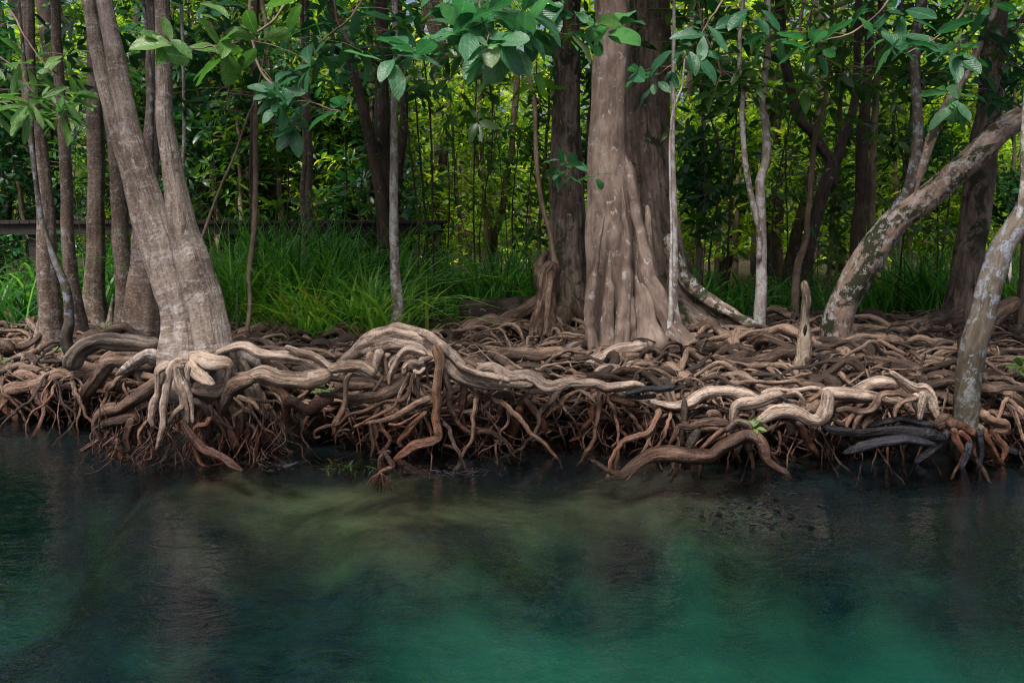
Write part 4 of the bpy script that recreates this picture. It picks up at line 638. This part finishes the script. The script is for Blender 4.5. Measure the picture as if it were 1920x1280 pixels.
for pxr,yr,n in (((740,1010),(10.9,12.4),1700),((1290,1780),(10.4,12.6),2300),((-80,240),(9.6,12),900),((900,1600),(8.8,10.6),500),((1500,1960),(9.4,11.5),700),((600,1900),(7.4,9.6),900)):
    Y_=rs.uniform(*yr,n); X_=(rs.uniform(*pxr,n)-960)/FPX*Y_; z_=gz(X_,Y_)+.01+rs.rand(n)*(.035 if yr[0]>9 else .14)
    d_=rs.randn(n,3); d_[:,2]*=.25; up=rs.randn(n,3)*.35+[0,0,1]; leaves(acc,np.stack([X_,Y_,z_],1),d_,up,.05+rs.rand(n)*.07,.03+rs.rand(n)*.03,1,.5,.5)
lm,t=newmat('dead_leaves'); rn=attr(t,'rnd').outputs['Fac']; pbr(t,ramp(t,rn,[(0,(.03,.018,.012)),(.4,(.11,.055,.03)),(.75,(.22,.10,.05)),(1,(.28,.19,.12))]),.6)
tag(acc.build('leaf_litter',lm),'brown dead leaves scattered over the ground','leaf litter',kind='stuff')
def herb(lab,p,n,L,mat,asp=.4,lod=1,rb=.8,ht=.12,name='small_plant'):
    e=empty(name,p,lab,'plant'); a=Acc(); b=Acc()
    for k_ in range(n):
        tip=np.array([rs.randn()*ht*.6,rs.randn()*ht*.6,ht*(.4+rs.rand()*.8)]); tube(a,[p,p+tip*.5+[0,0,ht*.1],p+tip],[.003,.0025,.0015],sides=5,step=.03,jit=0)
        whorls(b,[p+tip],5,L,asp,lod,rbase=rb)
    a.build('stem',M['stem'],e); b.build('leaves',mat,e)
for lab,px,py,z,n,L,ht in (('tiny bright seedling rooted on the arched wet root',1410,806,.26,2,.07,.03),('small leafy seedlings on dark soil at the far left',10,690,.36,3,.08,.08),('young seedling sprouting by the foot of the green leaning sapling',110,672,.4,3,.07,.08),
   ('little seedling behind the dead elbow log',195,622,.5,3,.06,.08),('bright leafy seedling on the thick patchy root',600,735,.36,2,.06,.03),('low leafy plant at the foot of the bare brown stem',500,632,.42,9,.11,.2),('seedling on the mat left of the central trunk',975,682,.5,1,.03,.05),('leafy sprig on the right edge by the lichened trunk',1915,702,.5,3,.1,.06),
   ('low leafy plant among the near sedges',470,625,.42,6,.1,.2),('broad leafed plant in the sedges by the slender white tree',560,628,.42,5,.09,.14)): herb(lab,PZ(px,py,z),n,L,L_FG2,ht=ht)
# debris and algae on the water
def raft(lab,cx,cy,w,h,n,name,mat,cat):
    c=PZ(cx,cy,0); e=empty(name,c,lab,cat); a=Acc()
    for k_ in range(n):
        px,py=cx+rs.randn()*w*.4,cy+rs.randn()*h*.4; q=PZ(px,py,rs.uniform(-.012,.012)); an=rs.rand()*6.28; L_=.012+.05*rs.rand()**2; dv_=np.array([math.cos(an),math.sin(an)*.8,rs.randn()*.08])
        if rs.rand()<.7: tube(a,[q-dv_*L_,q+[0,rs.randn()*.01,.006],q+dv_*L_],[.002,.0045,.002],sides=5,step=.02,rnd=rs.rand())
        else: leaves(a,q[None],dv_[None],np.array([[rs.randn()*.3,rs.randn()*.3,1]]),.06,.03,1,.5,.4)
    a.build('twigs',mat,e)
raft('raft of wet twigs and leaves floating right of centre',1400,962,150,46,150,'floating_debris',M['black'],'debris')
raft('small dark scum of leaves floating beside the twisted root',850,885,110,12,60,'floating_debris',M['black'],'debris'); raft('twigs floating at the tip of the long red root',520,868,80,12,40,'floating_debris',M['black'],'debris')
thing('floating_twig','curved wet twig floating right of the long red root','twig',[('X',[(500,883,2.5),(520,880,4),(540,873,3.5),(560,866,2)],6.6,'black')],child='stem')
wl=leaf_mat('water_weed',(.012,.03,.006),(.03,.06,.01),(.06,.10,.015),.2,.4)
acc=Acc()
for cx,cy,w,h,n in ((660,872,60,12,200),):
    px,py=cx+rs.randn(n)*w*.45,cy+rs.randn(n)*h*.45; z_=-.06-.14*rs.rand(n); b=np.array([PZ(u_,v_,w_) for u_,v_,w_ in zip(px,py,z_)]); d_=rs.randn(n,3); d_[:,2]*=.3
    leaves(acc,b,d_,rs.randn(n,3)*.3+[0,0,1],.07,.014,1,.4,.3)
tag(acc.build('water_weed',wl),'bright green weed growing just under the surface','weed',kind='stuff')

# ------------------------------------------------------------ boardwalk
bw=empty('boardwalk',(0,15.6,gz(0,15.6)),'dark low wooden boardwalk running through the trees at the back','boardwalk')
bm_,t=newmat('shade_darkened_board'); g=N(t,'ShaderNodeTexCoord').outputs['Object']; n1=noise(t,mapv(t,g,(2,30,30)),1,5,.7); pbr(t,ramp(t,n1,[(.3,(.006,.005,.004)),(.7,(.028,.024,.02))]),.8,bump(t,n1,.6,.01))  # board colour darkened, the shade at the back is put into it
def box(a,x0,x1,y0,y1,z0,z1):
    v=[[x0,y0,z0],[x1,y0,z0],[x1,y1,z0],[x0,y1,z0],[x0,y0,z1],[x1,y0,z1],[x1,y1,z1],[x0,y1,z1]]
    a.add(v,[[3,2,1,0],[4,5,6,7],[0,1,5,4],[1,2,6,5],[2,3,7,6],[3,0,4,7]],tc=v)
a=Acc(); x_=-12.
while x_<-1.1: box(a,x_,x_+.135,14.7,16.0,1.545+rs.rand()*.006,1.59+rs.rand()*.006); x_+=.145
a.build('deck',bm_,bw,False)
for yb in (14.75,15.9): a=Acc(); box(a,-12,-1.1,yb,yb+.07,1.39,1.54); a.build('beam',bm_,bw,False)
for x_ in np.arange(-11.5,-1.1,2.2):
    a=Acc()
    box(a,x_-.07,x_+.07,14.83,14.97,.1,1.535); a.build('post',bm_,bw,False)
# ------------------------------------------------------------ crowns above the bank trees
def crown_mesh(name,n,rx,rz,L,mat,seed,cool=.5):
    a=Acc(); k=int(n/7); u=rs.randn(k,3); u/=np.linalg.norm(u,axis=1)[:,None]; rad=rs.rand(k)**.4
    c=u*rad[:,None]*[rx,rx,rz]; lump=1+.35*np.sin(c[:,0]*3+seed)*np.sin(c[:,1]*2.7+seed*2)*np.sin(c[:,2]*3.1); c*=lump[:,None]
    keep=np.sin(c[:,0]*4.1+seed)*np.sin(c[:,1]*3.7)*np.sin(c[:,2]*4.4+seed)>-.35; c=c[keep]
    whorls(a,c,7,L,.42,1,rbase=cool); o=a.build(name,mat); me=o.data; bpy.data.objects.remove(o); return me
CM=[crown_mesh('crown_leaves',3600,1.7,1.1,.17,L_COOL,1.),crown_mesh('crown_leaves_b',3600,1.6,1.2,.18,L_MID,2.),crown_mesh('crown_leaves_c',3000,1.8,1.0,.16,L_COOL,3.)]
for k_,(e,tp,sc) in enumerate(TOPS):
    o=bpy.data.objects.new('crown',CM[k_%3]); S.collection.objects.link(o); o.parent=e
    w=np.array(tp); z_=max(w[2]+.5*sc,4.6+.3*sc); o.location=[float(v) for v in (w[0]-e.location.x,w[1]-e.location.y,z_-e.location.z)]; o.scale=(sc,sc,sc); o.rotation_euler=(0,0,float(rs.rand()*6))
# ------------------------------------------------------------ understory trees and saplings behind
def under_proto(kind,mat,n,L,h,rx,z0):
    st=Acc(); lv=Acc(); lean_=rs.randn(2)*.25; p_=np.array([[0,0,-.2],[.04,0,h*.3],[lean_[0]*.5,lean_[1]*.5,h*.65],[lean_[0],lean_[1],h]])
    tube(st,p_,np.array([.045,.04,.03,.012])*h/4.5,sides=8,step=.12,jit=.02); cs=[]
    for k_ in range(26):
        z_=rs.uniform(z0,h); a_=rs.rand()*6.28; r_=rx*(.35+.65*rs.rand())*(1.1-.5*z_/h); b0=np.array([lean_[0]*z_/h,lean_[1]*z_/h,z_]); b1=b0+[math.cos(a_)*r_,math.sin(a_)*r_,.25*r_+rs.randn()*.15]
        tube(st,[b0,(b0+b1)/2+[0,0,.08],b1],[.012,.008,.004],sides=5,step=.15,jit=.01)
        m_=int(n/26/6)+1; f=rs.rand(m_,1)**.6; cs.append(b0+(b1-b0)*f+rs.randn(m_,3)*.16)
    whorls(lv,np.vstack(cs),6,L,.40,1,rbase=.5,rspan=.7)
    a=st.build('t',M['stem']).data; b=lv.build('l',mat).data
    for o in [o for o in S.collection.objects if o.name in('t','l')]: bpy.data.objects.remove(o)
    a.name='understory_stem'; b.name='understory_leaves'; return a,b
PR={'mid':[under_proto('g',L_COOL,1000,.22,4.8,1.15,1.2),under_proto('h',L_MID,1000,.20,4.4,1.1,.8),under_proto('i',L_COOL,900,.21,5.0,1.1,1.9)],
    'cool':[under_proto('a',L_COOL,1500,.17,4.5,1.2,.9),under_proto('b',L_COOL,1300,.13,3.6,1.0,.5),under_proto('c',L_MID,1400,.15,5.2,1.2,1.4)],
    'warm':[under_proto('d',L_BG,1500,.16,4.6,1.2,.7),under_proto('e',L_BG,1300,.13,3.6,1.1,.4),under_proto('f',L_MID,1400,.15,5.4,1.2,1.6)]}
GL={'mid':('shadowy small tree with big dark leaves at the back edge of the sedges','shadowy small trees at the back edge of the sedges'),'cool':('dim understory tree with blue-green leaves behind the left trunks','shaded understory trees at the left'),'warm':('understory tree with bright yellow-green leaves beyond the sedges','bright understory trees in the back')}
def under(kind,i_,x,y,sc):
    st,lv=PR[kind][i_]; lab,grp=GL[kind]; e=empty('understory_tree',(x,y,float(gz(x,y))),lab,'tree',grp); e.rotation_euler=(0,0,float(rs.rand()*6.28)); e.scale=(sc,sc,sc)
    for n_,me in (('trunk',st),('leaves',lv)):
        o=bpy.data.objects.new(n_,me); S.collection.objects.link(o); o.parent=e
for k_ in range(52):
    Y_=rs.uniform(16.8,23); px=rs.uniform(-150,700); under('cool',k_%3,(px-960)/FPX*Y_,Y_,rs.uniform(.8,1.25))
for k_ in range(54):
    Y_=rs.uniform(16.8,20.5); px=rs.uniform(560,2050)
    if 800<px<1020 and rs.rand()<.6: continue
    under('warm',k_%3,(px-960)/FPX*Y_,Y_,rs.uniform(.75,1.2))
for k_,px in enumerate([690,1020,1090,1300,1540,1680,1900,470]):
    Y_=rs.uniform(13.6,16.4); under('mid',k_%3,(px+rs.randn()*12-960)/FPX*Y_,Y_,rs.uniform(.75,1.05))
GLs='thin dark upright sapling stem among the sedges'
xs=[771,789,818,832,866,900,915,945,970,1005,1305,1328,1369,1460,1483,1540,1680,1750,1766,1890,400,520,545,640,665,150]
for px in xs:
    Y_=rs.uniform(11.6,14.5); c=np.array([(px-960)/FPX*Y_,Y_,0]); c[2]=gz(c[0],c[1])-.1; e=empty('sapling',c,GLs,'sapling','thin dark saplings behind the bank'); a=Acc(); h=rs.uniform(2.6,4.2); w=rs.randn(4)*.07; r_=rs.uniform(.006,.015)
    tube(a,[c,c+[w[0],0,h*.3],c+[w[1],w[2],h*.65],c+[w[2]*1.5,w[3],h]],[r_*1.2,r_,r_*.9,r_*.5],sides=7,step=.15,jit=.008); a.build('stem',M['darkb'],e)
    b=Acc(); m_=9; z_=rs.uniform(.3,1,m_)*h; cs=c+np.stack([w[1]*z_/h+rs.randn(m_)*.18,rs.randn(m_)*.18,z_],1); whorls(b,cs,5,.15,.38,1,rbase=.4); b.build('leaves',L_MID,e)
# far wood as one mass
acc=Acc(); n=24000
Y_=rs.uniform(24.5,40,n); X_=rs.uniform(-.62,.62,n)*Y_; z_=rs.rand(n)**1.15*11; g_=np.sin(X_*.9)*np.sin(z_*1.1+Y_*.5)*np.sin(Y_*.8+X_*.3)
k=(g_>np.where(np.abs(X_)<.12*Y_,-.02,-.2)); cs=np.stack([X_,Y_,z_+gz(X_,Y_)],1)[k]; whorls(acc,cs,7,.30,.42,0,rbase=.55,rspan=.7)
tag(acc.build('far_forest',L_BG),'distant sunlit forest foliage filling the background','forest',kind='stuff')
acc=Acc()
for k_ in range(70):
    Y_=rs.uniform(18,34); X_=rs.uniform(-.6,.6)*Y_; r_=rs.uniform(.03,.14); c=np.array([X_,Y_,gz(X_,Y_)-.2]); w=rs.randn(3)*.4; tube(acc,[c,c+[w[0],0,4],c+[w[1],w[2],8],c+[w[0]+w[1],w[2],12]],[r_*1.2,r_,r_*.8,r_*.5],sides=8,step=.3,jit=.04)
tag(acc.build('far_trunks',M['darkb']),'distant dark trunks in the forest behind','tree trunks',kind='stuff')

# ------------------------------------------------------------ leafy branches hanging into the picture
def branch(lab,path,r,mat,L,asp,nodes,per,lod=2,droop=.6,rb=.5,twig=.25,out=.14):
    """path: list of (px,py,depth); leaf rosettes along it"""
    pts=np.array([P(*q) for q in path]); e=empty('leafy_branch',pts[0],lab,'branch'); a=Acc(); b=Acc()
    p,_=tube(a,pts,np.linspace(r,r*.35,len(pts)),sides=8,step=.03,jit=r*.6); cs=[]
    for k_ in range(nodes):
        i_=int((.12+.88*(k_+rs.rand())/nodes)*(len(p)-1)); i_=min(i_,len(p)-1); t_=p[i_]+np.array([rs.randn()*twig,rs.randn()*twig*.5,-abs(rs.randn())*twig*.5+twig*.15])
        tube(a,[p[i_],(p[i_]+t_)/2+[0,0,.02],t_],[r*.35,r*.25,r*.15],sides=5,step=.03,jit=.003); cs.append(t_)
    cs.append(p[-1]); whorls(b,np.array(cs),per,L,asp,lod,droop=droop,rbase=rb,rspan=.5); a.build('twig',M['stem'],e); b.build('leaves',mat,e)
branch('branch of big glossy dark leaves hanging over the slender white tree, top centre',[(1010,-60,6.3),(940,10,6.2),(860,60,6.1),(790,90,6.0)],.012,L_FG,.22,.50,11,5,droop=1.0,rb=.55,twig=.2)
branch('branch of big dusty leaves left of the smooth central trunk',[(1000,-50,6.5),(1030,20,6.4),(1060,70,6.3)],.010,L_FG,.21,.5,8,5,droop=.9,rb=.65,twig=.15)
branch('thin twig of pale big leaves in the middle of the top edge',[(900,-60,6.0),(900,20,5.9),(925,80,5.9)],.009,L_FG,.21,.5,7,5,droop=1.,rb=.7,twig=.16)
branch('branch with large yellow-green leaves right of the upright pale stem',[(560,-30,5.9),(510,40,5.8),(440,80,5.8),(370,90,5.8),(330,85,5.8)],.010,L_FG2,.19,.45,6,4,droop=.4,rb=.6,twig=.12)
branch('drooping bough of grey-green leaves over the sedges, upper left centre',[(470,-40,6.9),(470,60,6.8),(500,150,6.7),(580,190,6.7),(640,210,6.7)],.012,L_FG,.18,.46,8,5,droop=.7,rb=.4,twig=.22)
branch('lance-leaved twig sagging in from the left edge, upper one',[(-60,80,5.6),(20,120,5.6),(70,180,5.6),(130,215,5.6)],.007,L_FG2,.16,.27,8,6,droop=.9,rb=.55,twig=.12)
branch('lance-leaved twig sagging in from the left edge, lower one',[(-60,170,5.4),(0,190,5.4),(50,210,5.4)],.006,L_FG2,.15,.27,6,6,droop=1.,rb=.6,twig=.10)
branch('long arc of narrow leaves before the dim left trunks',[(20,20,6.2),(60,90,6.1),(110,150,6.1),(150,190,6.1)],.006,L_FG2,.14,.3,5,5,droop=.9,rb=.55,twig=.12)
branch('spray of big teal leaves below the top edge right of the double sapling',[(1700,-60,6.6),(1660,10,6.6),(1600,60,6.6),(1530,80,6.6)],.010,L_FG,.21,.42,6,5,droop=.9,rb=.35,twig=.16)
branch('teal leaved twig in front of the bluish limb at the upper right',[(1840,-60,6.3),(1800,30,6.3),(1740,80,6.3),(1700,100,6.3)],.009,L_FG,.21,.38,5,5,droop=.8,rb=.4,twig=.14)
branch('spotted pale leaf cluster hanging above the leaning tan trunk',[(1800,60,6.9),(1795,130,6.9),(1800,185,6.9)],.006,L_FG,.2,.38,2,5,droop=1.1,rb=.75,twig=.08)
branch('dark leafy twig just right of the broad fluted trunk',[(1380,-40,7.2),(1330,40,7.2),(1290,100,7.2),(1262,130,7.2)],.009,L_FG,.2,.42,6,5,droop=.8,rb=.25,twig=.16)
branch('low dark leafy twig between the furrowed tree and the central trunk',[(1090,330,8.2),(1075,320,8.2),(1060,300,8.2)],.006,L_FG,.16,.42,4,4,droop=.6,rb=.3,twig=.10)
branch('tall leafy bough at the top between the white tree and the upright stem',[(700,-40,7.4),(660,30,7.4),(600,80,7.4),(560,130,7.4)],.010,L_COOL,.17,.45,9,5,1,droop=.7,rb=.5,twig=.25)
for k_,(lab,pth) in enumerate((('shadowy foliage bough hanging over the gap right of the white tree',[(820,-40,9),(840,60,9),(880,120,9),(930,150,9)]),('shadowy foliage bough above the dark leaning stems',[(620,-40,9.5),(640,60,9.5),(690,110,9.5),(730,140,9.5)]),('shadowy bough of leaves over the Y-forked tree',[(1520,-40,9.5),(1500,50,9.5),(1540,110,9.5),(1600,150,9.5)]),
   ('shadowy bough of leaves behind the bluish limb',[(1700,-40,10),(1680,60,10),(1640,120,10),(1600,160,10)]),('shadowy bough at the upper right corner',[(1960,-30,9),(1900,60,9),(1870,120,9),(1880,180,9)]),('shadowy bough behind the three-stemmed pale tree',[(380,-40,9.5),(400,60,9.5),(430,140,9.5),(420,210,9.5)]),
   ('shadowy bough over the left dim trunks',[(100,-40,10.4),(120,60,10.4),(100,140,10.4),(60,190,10.4)]),('shadowy bough right of the central trunks',[(1300,-40,9.8),(1320,60,9.8),(1350,130,9.8),(1330,200,9.8)]))):
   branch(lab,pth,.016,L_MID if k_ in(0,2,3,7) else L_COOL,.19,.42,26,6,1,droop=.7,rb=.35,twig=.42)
